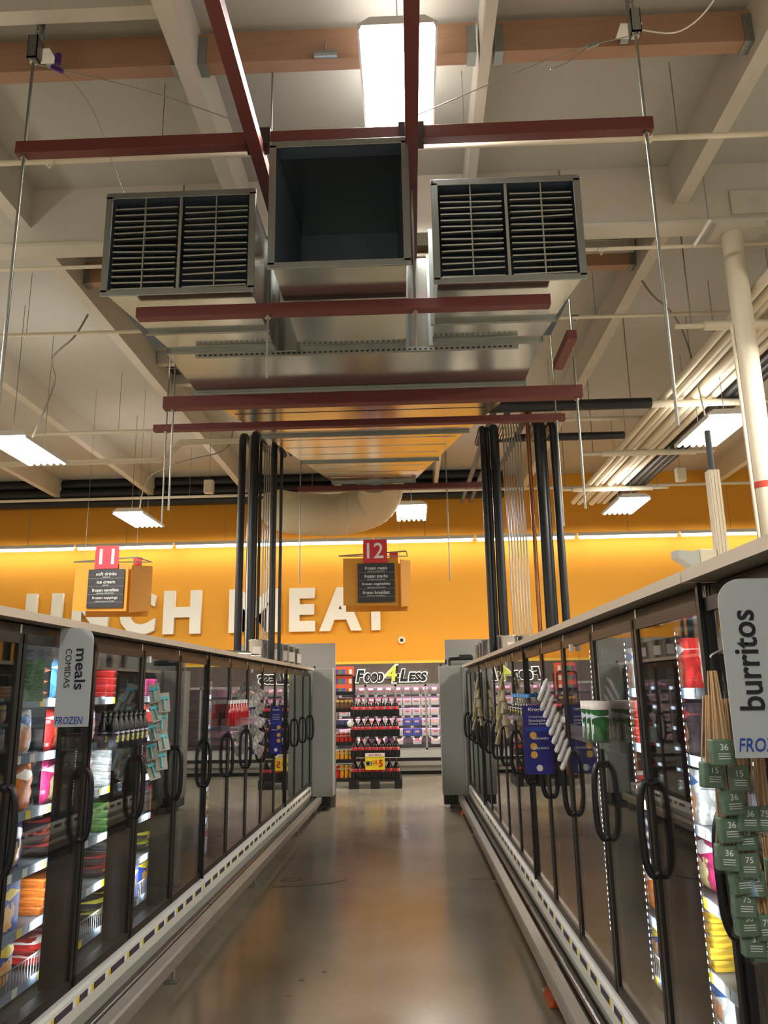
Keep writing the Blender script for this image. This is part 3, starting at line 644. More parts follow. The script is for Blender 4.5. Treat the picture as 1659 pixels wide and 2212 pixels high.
# soda pallet -----------------------------------------------------------------
PAL = empty('black_pallet', (-.73, 15.2, 0), label='black plastic pallet on the floor under the soda bottles', cat='pallet')
b = MB().box(-.5, .5, 0, .8, .13, .17)
b.build('deck', BLACK, PAL)
for xx in (-.5, -.09, .36): MB().box(xx, xx+.14, 0, .8, .0, .13).build('foot', BLACK, PAL)
tiers = [.29, .68, 1.06, 1.43]
DRK = mat('dark bottle cola', rgb(24, 12, 12), .12, coat=.5); COLA = pack('red bottle label', rgb(206, 44, 52), rgb(240, 225, 222), rgb(225, 150, 150), .4)
def crate():
    t = empty('bottle_crate'); MB().box(-.47, .47, 0, .62, 0, .012).box(-.47, .47, -.01, 0, 0, .13).box(-.47, .47, .62, .63, 0, .13).box(-.47, -.46, 0, .62, 0, .13).box(.46, .47, 0, .62, 0, .13).build('shell', BLACK, t)
    for i in range(7): MB().tube([(-.4+i*.135, -.02, .012), (-.4+i*.135, -.02, .12)], .03, 8).build('divider', BLACK, t)
    return t
for k, z in enumerate(tiers): place('crate', crate, (-.73, 15.28, z-.12), '%s black crate of the soda stack' % ['lowest', 'second', 'third', 'topmost'][k], None, 'crate')
def bottle():
    t = MB().lathe([(.052, 0), (.060, .02), (.060, .17), (.054, .205), (.022, .275), (.014, .29), (.014, .315)], n=14).build('soda_bottle', DRK)
    MB().lathe([(.0615, .09), (.0615, .17)], n=14).build('wrapper', COLA, t)
    MB().lathe([(.017, .312), (.017, .330)], n=10).build('cap', mat('bottle cap', rgb(200, 40, 44), .4), t); return t
for k, z in enumerate(tiers):
    for i in range(7):
        for j in range(2):
            place('cola', bottle, (-.73-.4+i*.133, 15.34+j*.12, z-.1), 'cola bottle with a red wrapper in the %s row of the soda stack' % ['bottom', 'second', 'third', 'top'][k], 'cola bottles, %s row' % ['bottom', 'second', 'third', 'top'][k], 'bottle')
SL = empty('sale_sign', (-.73, 15.18, .345), label='yellow SALE PRICE sign reading 2 $5 on the soda stack', cat='sign')
MB().box(-.185, .185, 0, .008, 0, .30).build('card', mat('sale yellow', rgb(240, 212, 40), .5), SL)
MB().box(-.185, .185, -.004, 0, .235, .3).build('header_strip', TAGW, SL)
REDI = mat('sale red', rgb(200, 30, 40), .5)
text('header_text', 'SALE PRICE', REDI, face_cam(0, -.006, .248), width=.24, height=.035, parent=SL, bold=.02)
text('price_text', '2$', REDI, face_cam(.0, -.006, .09), width=.09, height=.08, parent=SL, bold=.01)
text('big_price', '5', REDI, face_cam(.11, -.006, .05), width=.08, height=.13, parent=SL, bold=.03)
MB().box(-.165, -.06, -.004, 0, .08, .15).build('logo_box', INK, SL); text('logo_numeral', '2', TAGW, face_cam(-.09, -.008, .09), height=.05, parent=SL, bold=.03)
text('small_text', 'for', REDI, face_cam(-.02, -.006, .05), height=.02, parent=SL)
# aisle signs ------------------------------------------------------------------
def aisle_sign(x, n, lines, lab):
    t = empty('aisle_sign', (x, 12.0, 0), label=lab, cat='sign')
    z0, z1 = 3.08, 3.84
    MB().hexa([(-.50, 0, z0+.02), (.36, 0, z0), (.36, 0, z1), (-.50, 0, z1), (-.5, .012, z0+.02), (.36, .012, z0), (.36, .012, z1), (-.5, .012, z1)]).build('front_board', OCHRE, t)
    MB().hexa([(.40, .02, z0-.02), (.412, .0, z0-.02), (.412, .0, z1-.03), (.40, .02, z1-.03), (.55, .55, z0+.06), (.562, .55, z0+.06), (.562, .55, z1+.04), (.55, .55, z1+.04)]).build('side_board', OCHRE, t)
    MB().hexa([(-.5, .50, z0-.03), (.5, .6, z0-.03), (.5, .6, z1), (-.5, .5, z1), (-.5, .512, z0-.03), (.5, .612, z0-.03), (.5, .612, z1), (-.5, .512, z1)]).build('back_board', OCHRE, t)
    MB().box(-.18, .20, -.03, -.02, z1-.08, z1+.29).build('number_plate', REDP, t)
    text('number_text', n, TAGW, face_cam(.01, -.034, z1-.01), width=.26 if n == '12' else .24, height=.25, parent=t, bold=.012)
    MB().box(-.27, .31, -.03, -.02, z0+.06, z1-.09).build('list_plate', DARKP, t)
    for i, (a, b_) in enumerate(lines):
        text('list_text', a, TAGW, face_cam(.02, -.034, z1-.19-i*.128), height=.052 if 'p' in a or 'g' in a or 'f' in a else .05, width=.019*len(a)+.12, parent=t, bold=.008)
        text('small_text', b_, TAGW, face_cam(.02, -.034, z1-.225-i*.128), height=.017, parent=t)
        MB().box(-.27, .31, -.032, -.03, z1-.235-i*.128, z1-.232-i*.128).build('rule_line', PARTN, t)
    MB().tube([(-.58, .1, z1+.06), (.5, -.05, z1+.09)], .012, 6).tube([(-.58, .1, z1+.06), (.52, .6, z1+.12)], .01, 6).tube([(.5, -.05, z1+.09), (.52, .6, z1+.12)], .01, 6).build('hanging_frame', GALVF, t)
    MB().box(.22, .36, .58, .59, z1, z1+.2).build('rear_number_plate', REDP, t)
    for xx in (-.45, .4): MB().tube([(xx, .2, z1+.07), (xx, .2, 6.9)], .003, 5).build('hanger_wire', ROD, t)
aisle_sign(-4.83, '11', (('soft drinks', 'REFRESCOS'), ('ice cream', 'HELADO'), ('frozen novelties', 'BOTANAS CONGELADAS'), ('frozen toppings', 'CREMA BATIDA NO LACTEA')), 'hanging aisle 11 sign listing soft drinks, ice cream and frozen toppings')
aisle_sign(-.54, '12', (('frozen meals', 'COMIDAS CONGELADAS'), ('frozen snacks', 'BOTANAS CONGELADAS'), ('frozen vegetables', 'VERDURAS CONGELADAS'), ('frozen breakfast', 'DESAYUNO CONGELADO')), 'hanging aisle 12 sign listing frozen meals, snacks, vegetables and breakfast')
# ================================================================== freezers
# local frame of a row: s*x points into the aisle, y runs away from the camera
YL = [-1.2, 2.655, 6.51, 10.305, 12.56]
def rowx(side, y): return (-1.765+.0125*(y-3.5)) if side == 'L' else (.985-.0095*(y-2.55))
ANG = {'L': -.0125, 'R': .0095}
SGN = {'L': 1, 'R': -1}
def W(side, y, off, z): return (rowx(side, y)+SGN[side]*off, y, z)
PK = [pack('pk red meal', rgb(196, 40, 36), rgb(245, 235, 225), rgb(150, 80, 40)), pack('pk orange box', rgb(226, 120, 36), rgb(250, 240, 225), rgb(170, 100, 50)),
      pack('pk blue box', rgb(34, 74, 176), rgb(245, 215, 60), rgb(196, 130, 60)), pack('pk pink box', rgb(200, 50, 110), rgb(250, 240, 240), rgb(210, 170, 120)),
      pack('pk yellow box', rgb(236, 190, 52), rgb(50, 90, 180), rgb(190, 110, 40)), pack('pk green bag', rgb(60, 96, 48), rgb(200, 190, 100), rgb(120, 150, 50), .25),
      pack('pk white box', rgb(224, 224, 220), rgb(60, 110, 180), rgb(170, 110, 70)), pack('pk dark tray', rgb(50, 40, 44), rgb(170, 50, 50), rgb(140, 80, 50)),
      pack('pk purple bag', rgb(74, 52, 130), rgb(230, 215, 240), rgb(150, 110, 70), .25), pack('pk black bag', rgb(34, 36, 40), rgb(210, 200, 70), rgb(110, 120, 60), .25),
      pack('pk sky bag', rgb(90, 160, 205), rgb(245, 245, 245), rgb(200, 150, 90), .25), pack('pk lime bag', rgb(150, 158, 62), rgb(110, 60, 130), rgb(120, 150, 60), .25)]
PKN = ['red', 'orange', 'blue', 'pink', 'yellow', 'green', 'white', 'dark', 'purple', 'black', 'sky blue', 'lime']
def prod(kind, ci):
    m = PK[ci]
    if kind == 'flat': return MB().box(-.14, .14, -.11, .11, 0, .042).build('frozen_meal_box', m)
    if kind == 'upright': return MB().box(-.04, .04, -.09, .09, 0, .215).build('frozen_food_carton', m)
    if kind == 'bag':
        o = bag_mesh('frozen_food_bag', .20, .22, .075, m, ci+3); return o
    if kind == 'lying':
        o = bag_mesh('frozen_food_bag', .23, .26, .07, m, ci+9)
        for v in o.data.vertices: v.co = (v.co.z-.13, v.co.y, v.co.x+.034)
        return o
    if kind == 'tub': return MB().lathe([(.05, 0), (.06, .1), (.063, .1), (.063, .115), (.0, .115)], n=16).build('frozen_food_tub', m)
KN = {'flat': ('flat %s meal box', 'box'), 'upright': ('upright %s carton', 'box'), 'bag': ('upright %s food bag', 'bag'), 'lying': ('lying %s food bag', 'bag'), 'tub': ('round %s tub', 'tub')}
ORDN = ['first', 'second', 'third', 'fourth', 'fifth', 'sixth', 'seventh', 'eighth', 'ninth', 'tenth', 'eleventh', 'twelfth', 'thirteenth', 'fourteenth']
SHZ = [.44, .70, .97, 1.24, 1.51, 1.78]
SHN = ['bottom', 'second', 'third', 'fourth', 'fifth', 'top']
def stock(side, y0, y1, dn, theme, full=True):
    sd = 'left' if side == 'L' else 'right'; rnd = random.Random(dn*31+(7 if side == 'L' else 3))
    for si, z in enumerate(SHZ):
        y = y0+.055; top = (SHZ[si+1] if si < 5 else 2.04)-z-.05
        k, ci = theme[si % len(theme)] if theme else (rnd.choice(list(KN)), rnd.choice((0, 1, 2, 3, 6, 7, 9)))
        while y < y1-.13:
            if rnd.random() < (.28 if theme else .5): k, ci = rnd.choice(('flat', 'upright', 'bag', 'lying', 'flat', 'bag')), rnd.choice((0, 0, 1, 1, 2, 2, 3, 4, 6, 7, 7, 8, 9, 10, 5))
            wd, hh = {'flat': (.23, .044), 'upright': (.19, .22), 'bag': (.20, .22), 'lying': (.24, .06), 'tub': (.13, .12)}[k]
            cnt = {'flat': min(5, int(top/hh)), 'upright': 1, 'bag': 1, 'lying': min(3, int(top/hh)), 'tub': 1}[k]
            if k in ('flat', 'lying'): cnt = rnd.randint(max(1, cnt-1), max(1, cnt))
            if y+wd > y1-.02: break
            tilt = SGN[side]*0
            nm = KN[k][0] % PKN[ci]
            lab = '%s, %s shelf, %s door of %s freezer row' % (nm, SHN[si], ORDN[dn], sd)
            # several facings with the same text share a group
            for c in range(cnt):
                off = -.32 if k in ('flat', 'lying') else -.235
                p = W(side, y+wd/2, off+rnd.uniform(-.01, .01), z+.002+c*hh)
                place(('prod', k, ci), lambda: prod(k, ci), p, lab, lab.replace(',', ' -'), KN[k][1], rz=ANG[side]+(PI if side == 'R' else 0)+rnd.uniform(-.05, .05))
            y += wd+.006
def freezer(side, ya, yb, nd, dn0, label, rich, see):
    s = SGN[side]; Ln = yb-ya; dw = Ln/nd
    t = empty('freezer_case', (rowx(side, ya), ya, 0), ANG[side], label, 'freezer')
    B = lambda: MB()
    D = -.92 if side == 'L' else -1.2
    MB().box(0, s*D, 0, Ln, .10, .16).box(s*D, s*(D+.04), 0, Ln, .16, 2.1).box(s*-.02, s*D, 0, Ln, 2.08, 2.12).build('cabinet', LINER, t)
    b = MB()
    b.box(s*-.10, s*(D+.04), 0, .03, .16, 2.08).box(s*-.10, s*(D+.04), Ln-.03, Ln, .16, 2.08); b.build('end_wall', LINER, t)
    MB().box(s*.0, s*(D-.02), 0, Ln, .0, .10).build('toe_base', BLACK, t)
    # canopy slab
    MB().box(s*.09, s*D, 0.002, Ln-.002, 2.128, 2.166).build('canopy', CANOPY, t)
    # frame around doors
    b = MB().box(0, s*-.10, 0, Ln, .33, .385).box(0, s*-.10, 0, Ln, 2.075, 2.12)
    for i in range(nd+1):
        y = min(max(i*dw, .02), Ln-.02); b.box(s*-.012, s*-.13, y-.02, y+.02, .38, 2.08)
    b.build('door_surround', DLINER, t)
    # led strips on the mullions
    for i in range(nd+1):
        y = min(max(i*dw, .024), Ln-.024)
        g = MB()
        for k in range(52):
            z = .45+k*.0305; g.box(s*-.131, s*-.136, y+(.004 if s > 0 else -.010), y+(.020 if s > 0 else .006), z, z+.011)
        g.build('led_strip', LEDM, t)
    for i in range(nd):
        L_ = bpy.data.lights.new('freezer led', 'AREA'); L_.shape = 'RECTANGLE'; L_.size = .05; L_.size_y = 1.6; L_.energy = CASE_W; L_.color = (.86, .94, 1)
        o = bpy.data.objects.new('led_lamp', L_); C.objects.link(o); o.parent = t; o.location = (s*-.145, (i+1)*dw, 1.24)
        # tall strip, light thrown back into the shelves
        o.rotation_euler = (PI/2, 0, s*PI/2)
    # doors
    for i in range(nd):
        y0, y1 = i*dw+.006, (i+1)*dw-.006; z0, z1 = .385, 2.075; fw = .032
        d = MB().box(0, s*.035, y0, y0+fw, z0, z1).box(0, s*.035, y1-fw, y1, z0, z1).box(0, s*.035, y0, y1, z0, z0+.045).box(0, s*.035, y0, y1, z1-.045, z1).build('door', FRAME, t)
        MB().box(s*.022, s*.027, y0+fw-.004, y1-fw+.004, z0+.04, z1-.04).build('door_glass', GLASS, d)
        yh = y1-.028; pts = []
        for k in range(15):
            a = -PI/2+PI*k/14; pts.append((s*(.03+.058*math.cos(a)**.6 if math.cos(a) > 0 else .03), yh, 1.25+.165*math.sin(a)))
        pts = [(s*.03, yh, 1.085), (s*.045, yh, 1.075), (s*.060, yh, 1.085), (s*.074, yh, 1.125), (s*.079, yh, 1.18), (s*.080, yh, 1.25), (s*.079, yh, 1.32), (s*.074, yh, 1.375), (s*.060, yh, 1.415), (s*.045, yh, 1.425), (s*.03, yh, 1.415)]
        MB().tube(smooth(pts, 3), .0155, 8).build('handle', BLACK, d)
        MB().tube([(s*.02, y1, 2.06), (s*.02, y1, 2.115)], .006, 6).build('hinge_pin', STEEL, d)
    # shelves
    for si, z in enumerate(SHZ):
        sh = MB().box(s*-.17, s*-.75, .03, Ln-.03, z-.012, z).build('shelf', SHELF, t)
        MB().box(s*-.165, s*-.17, .03, Ln-.03, z-.035, z+.008).build('price_strip', STRIPM, sh)
        g = MB()
        rnd = random.Random(si+dn0*7)
        y = .1
        if see:
            while y < Ln-.15:
                g.box(s*-.1635, s*-.165, y, y+.05, z-.033, z+.006, 0 if rnd.random() < .6 else 1); y += rnd.uniform(.12, .3)
            if g.v: g.build('shelf_tag', [TAGW, TAGY], sh)
        if si == 0:
            g = MB()
            for k in range(int(Ln/.03)): g.box(s*-.166, s*-.169, .03+k*.03, .034+k*.03, z, z+.1)
            g.box(s*-.164, s*-.17, .03, Ln-.03, z+.1, z+.106); g.build('wire_fence', STEEL, sh)
    # kick plate, tag strip, tube bumper
    MB().hexa([(s*.0, 0, .335), (s*.05, 0, .33), (s*.052, 0, .352), (s*0, 0, .36), (s*.0, Ln, .335), (s*.05, Ln, .33), (s*.052, Ln, .352), (s*0, Ln, .36)]).build('tag_channel', TAGW, t)
    MB().prism([(s*.0, .10), (s*.02, .155), (s*.052, .235), (s*.056, .245), (s*.05, .335), (s*0, .335)], 0, Ln).build('kickplate', KICK, t)
    g1 = MB(); g2 = MB(); y = .04; rnd = random.Random(dn0+5)
    nt = 0
    while y < Ln-.2:
        wd = rnd.uniform(.09, .2); MB().box(s*.0515, s*.0535, y, y+wd, .300, .334).build('tag_insert', TAGD, t); y += wd+.004
        g = MB().box(s*.0515, s*.0535, y, y+.04, .300, .334).build('price_tag', TAGW, t)
        MB().box(s*.0515, s*.0538, y+.041, y+.072, .300, .334).build('sale_tag', TAGY, t); y += .078; nt += 1
    MB().tube([(s*.085, 0, .165), (s*.085, Ln, .165)], .032, 12).build('tube_bumper', mat('dark rubber bumper', rgb(32, 24, 26), .25), t)
    if rich: MB().box(s*.036, s*.05, Ln-.02, Ln+.0, .38, 2.125).build('joint_trim', FRAME, t)
    return t
freezer('L', YL[0], YL[1]-.01, 5, -5, 'left freezer case beside the camera, before the first case in view', False, False)
freezer('L', YL[1], YL[2]-.01, 5, 0, 'nearest visible left freezer case with five glass doors', True, True)
freezer('L', YL[2], YL[3]-.01, 5, 5, 'middle left freezer case with five glass doors', True, True)
freezer('L', YL[3], YL[4], 3, 10, 'far left freezer case with three glass doors', False, False)
freezer('R', YL[0], 2.55, 5, -1, 'right freezer case closest to the camera behind the burritos sign', True, True)
freezer('R', 2.56, 6.38, 5, 1, 'second right freezer case with five glass doors and a cup dispenser', True, True)
freezer('R', 6.39, 10.21, 5, 6, 'third right freezer case with five glass doors', True, True)
freezer('R', 10.22, 12.5, 3, 11, 'far right freezer case with three glass doors', False, False)
TH = {('L', 0): [('bag', 9), ('upright', 2), ('flat', 0), ('flat', 0), ('lying', 9), ('bag', 11)], ('L', 1): [('bag', 9), ('upright', 2), ('flat', 0), ('flat', 0), ('upright', 7), ('bag', 6)],
      ('L', 2): [('lying', 0), ('flat', 1), ('lying', 7), ('upright', 1), ('bag', 0), ('bag', 10)], ('L', 3): [('bag', 2), ('lying', 7), ('lying', 9), ('flat', 6), ('flat', 7), ('bag', 11)],
      ('R', 0): [('upright', 4), ('upright', 2), ('upright', 1), ('lying', 2), ('flat', 7), ('flat', 0)], ('R', 1): [('bag', 10), ('bag', 6), ('upright', 3), ('upright', 4), ('upright', 3), ('flat', 7)], ('R', 2): [('bag', 6), ('upright', 1), ('bag', 7), ('upright', 6), ('upright', 7), ('upright', 0)]}
dl = (YL[2]-YL[1])/5
for i in range(5): stock('L', YL[1]+i*dl, YL[1]+(i+1)*dl, i, TH.get(('L', i)))
for i in range(5): stock('L', YL[2]+i*.759, YL[2]+(i+1)*.759, 5+i, None)
stock('R', 1.80, 2.55, 0, TH[('R', 0)])
for i in range(5): stock('R', 2.56+i*.764, 2.56+(i+1)*.764, 1+i, TH.get(('R', i+1)))
for i in range(4): stock('R', 6.39+i*.764, 6.39+(i+1)*.764, 6+i, None)
# guard rails -----------------------------------------------------------------
def guard(side, ya, yb, feet, lab):
    s = SGN[side]; t = empty('guard_rail', (rowx(side, ya), ya, 0), ANG[side], lab, 'rail'); Ln = yb-ya
    MB().prism([(s*.185, .118), (s*.22, .125), (s*.225, .20), (s*.215, .215), (s*.15, .215), (s*.15, .19), (s*.19, .19), (s*.19, .13), (s*.185, .13)], 0, Ln).build('rail', RAIL, t)
    b = []
    for fy in feet:
        f = MB().rbox((s*.165, fy-ya, .004), (.09, .07, .008)).rbox((s*.165, fy-ya, .07), (.012, .05, .14)).rbox((s*.15, fy-ya, .15), (.1, .04, .012)).build('foot', STEEL, t)
        MB().tube([(s*.18, fy-ya, .008), (s*.18, fy-ya, .018)], .01, 6).build('bolt', STEEL, f)
    return t
guard('L', .5, 12.5, (1.0, 3.0, 5.43, 7.9, 10.5, 12.3), 'low metal guard rail along the foot of the left freezers')
guard('R', .3, 12.5, (.8, 2.8, 5.25, 7.98, 10.4, 12.3), 'low metal guard rail along the foot of the right freezers')
# orange trap pieces on the floor by right rail
ORP = mat('orange plastic', rgb(222, 104, 30), .4)
for (y, lab) in ((5.1, 'orange plastic foot cover under the right rail, nearest the camera'), (12.05, 'orange plastic foot cover under the far end of the right rail')):
    x = rowx('R', y)-.17
    tag(MB().hexa([(x-.05, y-.12, 0), (x+.06, y-.12, 0), (x+.05, y-.12, .05), (x-.02, y-.12, .04), (x-.05, y+.1, 0), (x+.06, y+.1, 0), (x+.05, y+.1, .07), (x-.02, y+.1, .06)]).build('orange_foot_cover', ORP, bevel=.008), lab, 'cover')
# ----------------------------------------------------------------- blade signs
def blade(side, y, w, z0, z1, title, sub, lab, flip):
    s = SGN[side]; x0 = rowx(side, y)+s*.045
    t = empty('door_sign', (x0, y, 0), 0, lab, 'sign')
    r = .06; prof = [(0, z0), (s*w, z0), (s*w, z1-r)]
    for k in range(1, 7): a = PI/2*k/6; prof.append((s*(w-r+r*math.cos(a)), z1-r+r*math.sin(a)))
    prof.append((0, z1))
    MB().prism(prof, 0, .004).build('blade', SIGNG, t)
    MB().box(s*-.02, s*.02, .004, .012, z1-.16, z1-.09).build('clip', CLEAR, t)
    return t
t = blade('L', 3.75, .168, 1.655, 2.123, 0, 0, 'silver sign reading meals COMIDAS FROZEN on a left freezer door', 0)
RD = lambda x, z, a: Matrix.Translation((x, -.003, z)) @ Matrix.Rotation(PI/2, 4, 'X') @ Matrix.Rotation(a, 4, 'Z')
text('sign_text', 'meals', INK, RD(.087, 1.925, -PI/2), width=.195, height=.054, parent=t, bold=.015)
text('small_text', 'COMIDAS', INK, RD(.036, 1.93, -PI/2), width=.185, height=.030, parent=t)
text('frozen_text', 'FROZEN', BLUEI, RD(.075, 1.668, 0), width=.135, height=.034, parent=t, shear=.2, bold=.005)
t = blade('R', 1.98, .164, 1.625, 2.062, 0, 0, 'silver sign reading burritos FROZEN on the nearest right freezer', 0)
text('sign_text', 'burritos', INK, RD(-.080, 1.86, PI/2), width=.245, height=.062, parent=t, bold=.015)
text('frozen_text', 'FROZEN', BLUEI, RD(-.088, 1.640, 0), width=.135, height=.032, parent=t, shear=.2, bold=.005)
# added card: the meals sign mirrored in the glass, put in as colour
t = empty('mirrored_sign', W('L', 3.74, -.012, 1.875), 0, 'green and yellow poster of the meals sign added behind the first left freezer door', 'reflection')
MB().box(-.135, 0, 0, .002, -.10, .10).build('card', pack('green poster', rgb(96, 160, 90), rgb(190, 190, 70), rgb(120, 150, 60)), t)
text('mirrored_text', 'meals', mat('mirrored lettering green', rgb(40, 90, 60), .6), Matrix.Translation((-.06, -.003, 0)) @ Matrix.Rotation(PI/2, 4, 'X') @ Matrix.Rotation(-PI/2, 4, 'Z'), width=.15, height=.035, parent=t)
text('small_text', 'COMIDAS', mat('mirrored lettering green', rgb(40, 90, 60), .6), Matrix.Translation((-.11, -.003, 0)) @ Matrix.Rotation(PI/2, 4, 'X') @ Matrix.Rotation(-PI/2, 4, 'Z'), width=.15, height=.02, parent=t)
# ----------------------------------------------------------------- trays and clip strips on the doors
def doortray(side, y, z, w, lab):
    s = SGN[side]; t = empty('door_tray', W(side, y, .04, z), ANG[side], lab, 'tray')
    MB().box(0, s*.14, -w/2, w/2, 0, .004).box(s*.137, s*.14, -w/2, w/2, 0, .07).box(0, s*.14, -w/2, -w/2+.003, 0, .07).box(0, s*.14, w/2-.003, w/2, 0, .07).box(0, s*.003, -w/2, w/2, -.05, .12).build('clear_shell', CLEAR, t)
    return t
doortray('L', 4.5, 1.515, .56, 'clear tray of black bottles stuck on a left freezer door')
BLK2 = mat('black squeeze bottle', rgb(14, 14, 16), .3); LAB2 = pack('bottle print', rgb(40, 36, 60), rgb(200, 200, 200), rgb(200, 180, 50))
def sauce(m, lm, cm, h=.19, r=.028):
    t = MB().lathe([(r, 0), (r, h*.62), (r*.5, h*.8), (r*.42, h*.86)], n=12).build('sauce_bottle', m)
    MB().lathe([(r+.001, h*.15), (r+.001, h*.5)], n=12).build('wrapper', lm, t); MB().lathe([(r*.55, h*.85), (r*.5, h), (.001, h)], n=10).build('cap', cm, t); return t
for i in range(7):
    for j in range(2): place('sauceb', lambda: sauce(BLK2, LAB2, BLK2), W('L', 4.27+i*.075, .075+j*.062, 1.52), 'black sauce bottle in the clear tray on the left door', 'black sauce bottles in the left tray', 'bottle')
doortray('L', 7.35, 1.51, .8, 'clear tray of red bottles stuck on a middle left freezer door')
RSY = mat('red syrup', rgb(170, 20, 30), .15, coat=.5); WCAP = mat('white cap', rgb(228, 220, 214), .4)
for i in range(7): place('saucer', lambda: sauce(RSY, RSY, WCAP, .22, .035), W('L', 7.03+i*.105, .09, 1.515), 'red syrup bottle in the clear tray on the left door', 'red syrup bottles in the left tray', 'bottle')
doortray('R', 6.3, 1.56, .9, 'clear tray of blue-capped bottles stuck on a right freezer door')
BCAP = mat('blue cap', rgb(70, 140, 200), .4)
for i in range(6): place('sauceblue', lambda: sauce(CLEAR, LAB2, BCAP, .19, .04), W('R', 5.92+i*.15, .09, 1.565), 'clear bottle with a blue cap in the tray on the right door', 'blue-capped bottles in the right tray', 'bottle')
doortray('R', 3.85, 1.55, .38, 'clear tray of green canisters on the second right freezer door')
GRN = pack('green canister print', rgb(40, 110, 52), rgb(215, 225, 235), rgb(200, 215, 225), .4)
def canister():
    t = MB().lathe([(.042, 0), (.042, .14)], n=20).build('green_canister', GRN); MB().lathe([(.044, .14), (.044, .178), (.001, .178)], n=20).build('lid', WCAP, t); return t
for i in range(3): place('cnst', canister, W('R', 3.75+i*.095, .1, 1.555), 'green canister with a white lid in the tray on the right door', 'green canisters in the right tray', 'canister')
def strip(side, y, z0, z1, lab):
    s = SGN[side]; t = empty('clip_strip', W(side, y, .05, z0), ANG[side], lab, 'strip')
    MB().box(0, s*.002, -.012, .012, 0, z1-z0).build('band', CLEAR, t); MB().box(s*-.015, s*.006, -.014, .014, z1-z0, z1-z0+.04).build('hook', TAGW, t); return t
strip('L', 5.02, 1.15, 2.0, 'clip strip of teal peelers hanging on a left freezer door')
TEAL = mat('teal plastic', rgb(96, 190, 196), .4); CARD = mat('grey cardboard', rgb(176, 172, 162), .7)
def peeler():
    t = empty('peeler_card'); MB().rbox((0, 0, -.06), (.07, .003, .13)).build('card', CARD, t)
    MB().rbox((0, -.008, -.035), (.055, .012, .02)).tube([(0, -.01, -.045), (0, -.01, -.115)], .006, 6).build('peeler', TEAL, t); return t
for i in range(9):
    p = W('L', 5.0+(i % 2)*.02, .09+(i % 2)*.06, 1.86-i*.058); o = place('peel', peeler, p, 'teal peeler on a grey card hanging on the left clip strip', 'teal peelers on the clip strip', 'peeler', rz=.25*((i % 3)-1)+.35); o.rotation_euler[1] = -.25+(i % 2)*.15; o.rotation_euler[0] = -.4
strip('L', 8.12, 1.2, 2.0, 'clip strip of red-and-white cards on a middle left freezer door')
REDC = pack('red white card', rgb(226, 222, 214), rgb(196, 40, 40), rgb(196, 50, 44))
for i in range(10):
    o = place('rcard', lambda: MB().rbox((0, 0, -.05), (.085, .012, .10)).build('blister_card', REDC), W('L', 8.12+(i % 2)*.02, .10+(i % 2)*.05, 1.9-i*.07), 'red and white blister card on the far left clip strip', 'red and white cards on the clip strip', 'card', rz=.3*((i % 3)-1)); o.rotation_euler[1] = .4
strip('R', 4.52, 1.2, 2.0, 'clip strip of white packets hanging on a right freezer door')
def packet():
    return MB().tube([(0, 0, -.135), (0, 0, -.125), (0, 0, -.02), (0, 0, 0)], .03, 10, radii=[.010, .022, .022, .006], flat=.6).build('white_packet', mat('white film', rgb(214, 214, 212), .3))
for i in range(9):
    o = place('pkt', packet, W('R', 4.52, .09+.013*(8-i), 1.85-i*.047), 'long white packet hanging on the right clip strip', 'white packets on the clip strip', 'packet'); o.rotation_euler[1] = .42
for yy, lab in ((7.4, 'nearer'), (9.9, 'farther')):
    strip('R', yy, 1.3, 2.0, '%s clip strip of straw-coloured bundles on the right doors' % lab)
    STRAW = mat('straw bundle', rgb(170, 158, 120), .6, 0, .4, 50)
    for i in range(10):
        o = place('straw', lambda: MB().tube([(0, 0, 0), (0, 0, -.06), (0, 0, -.16)], .03, 8, radii=[.004, .03, .04], flat=.5).build('straw_bundle', STRAW), W('R', yy, .08+(i % 2)*.05, 1.95-i*.055), 'straw coloured bundle on the %s right clip strip' % lab, 'straw bundles, %s strip' % lab, 'bundle', rz=.3*i); o.rotation_euler[1] = .2-(i % 2)*.45
# blue door danglers
NAVY = mat('navy print', rgb(34, 34, 120), .45)
def dangler(side, y, z0, z1, w, lab, words):
    s = SGN[side]; t = empty('blue_door_sign', W(side, y, .08, 0), 0, lab, 'sign')
    r0, r1 = (0, s*w); MB().box(r0, r1, 0, .003, z0, z1).build('card', NAVY, t)
    xm = s*w/2; H = z1-z0
    MB().box(s*.01, s*(w-.01), -.0015, 0, z0+H*.62, z0+H*.68).build('blue_band', BLUEI, t)
    FD = mat('snack photo', rgb(220, 170, 70), .5, 0, .4, 60)
    for k, zz in enumerate((.56, .40, .28)): MB().tube([(xm+s*.03, -.002, z0+H*zz), (xm+s*.03, -.0003, z0+H*zz)], .022, 14).build('snack_picture', FD, t)
    text('brand_text', words[0], TAGW, face_cam(xm, -.003, z1-H*.1), width=w*.62, height=.028, parent=t, bold=.02, shear=.2)
    for k, tx in enumerate(words[1:4]): text('copy_text', tx, TAGW, face_cam(xm, -.003, z1-H*(.19+.05*k)), width=w*.6, height=.015, parent=t, bold=.01)
    for k, tx in enumerate(words[4:]): text('pack_text', tx, TAGW, face_cam(xm-s*.015, -.003, z0+H*(.50-.14*k)), width=w*.55, height=.013, parent=t, bold=.02)
    MB().tube([(xm, -.002, z0+H*.09), (xm, -.0003, z0+H*.09)], .02, 16).build('seal', TAGW, t)
dangler('R', 5.1, 1.27, 1.69, .18, 'blue snack sign hanging by the white packets on the right', ['Kroger', 'Crowd-ready,', 'Snackable', 'Cheesy Bites!', 'PIZZA BAGELS', 'PIZZA ROLLS'])
dangler('L', 9.0, 1.12, 1.64, .13, 'blue snack sign on the far left freezer doors', ['Kroger', 'Crispy,', 'Flavorful and', 'Perfectly', 'Seasoned'])
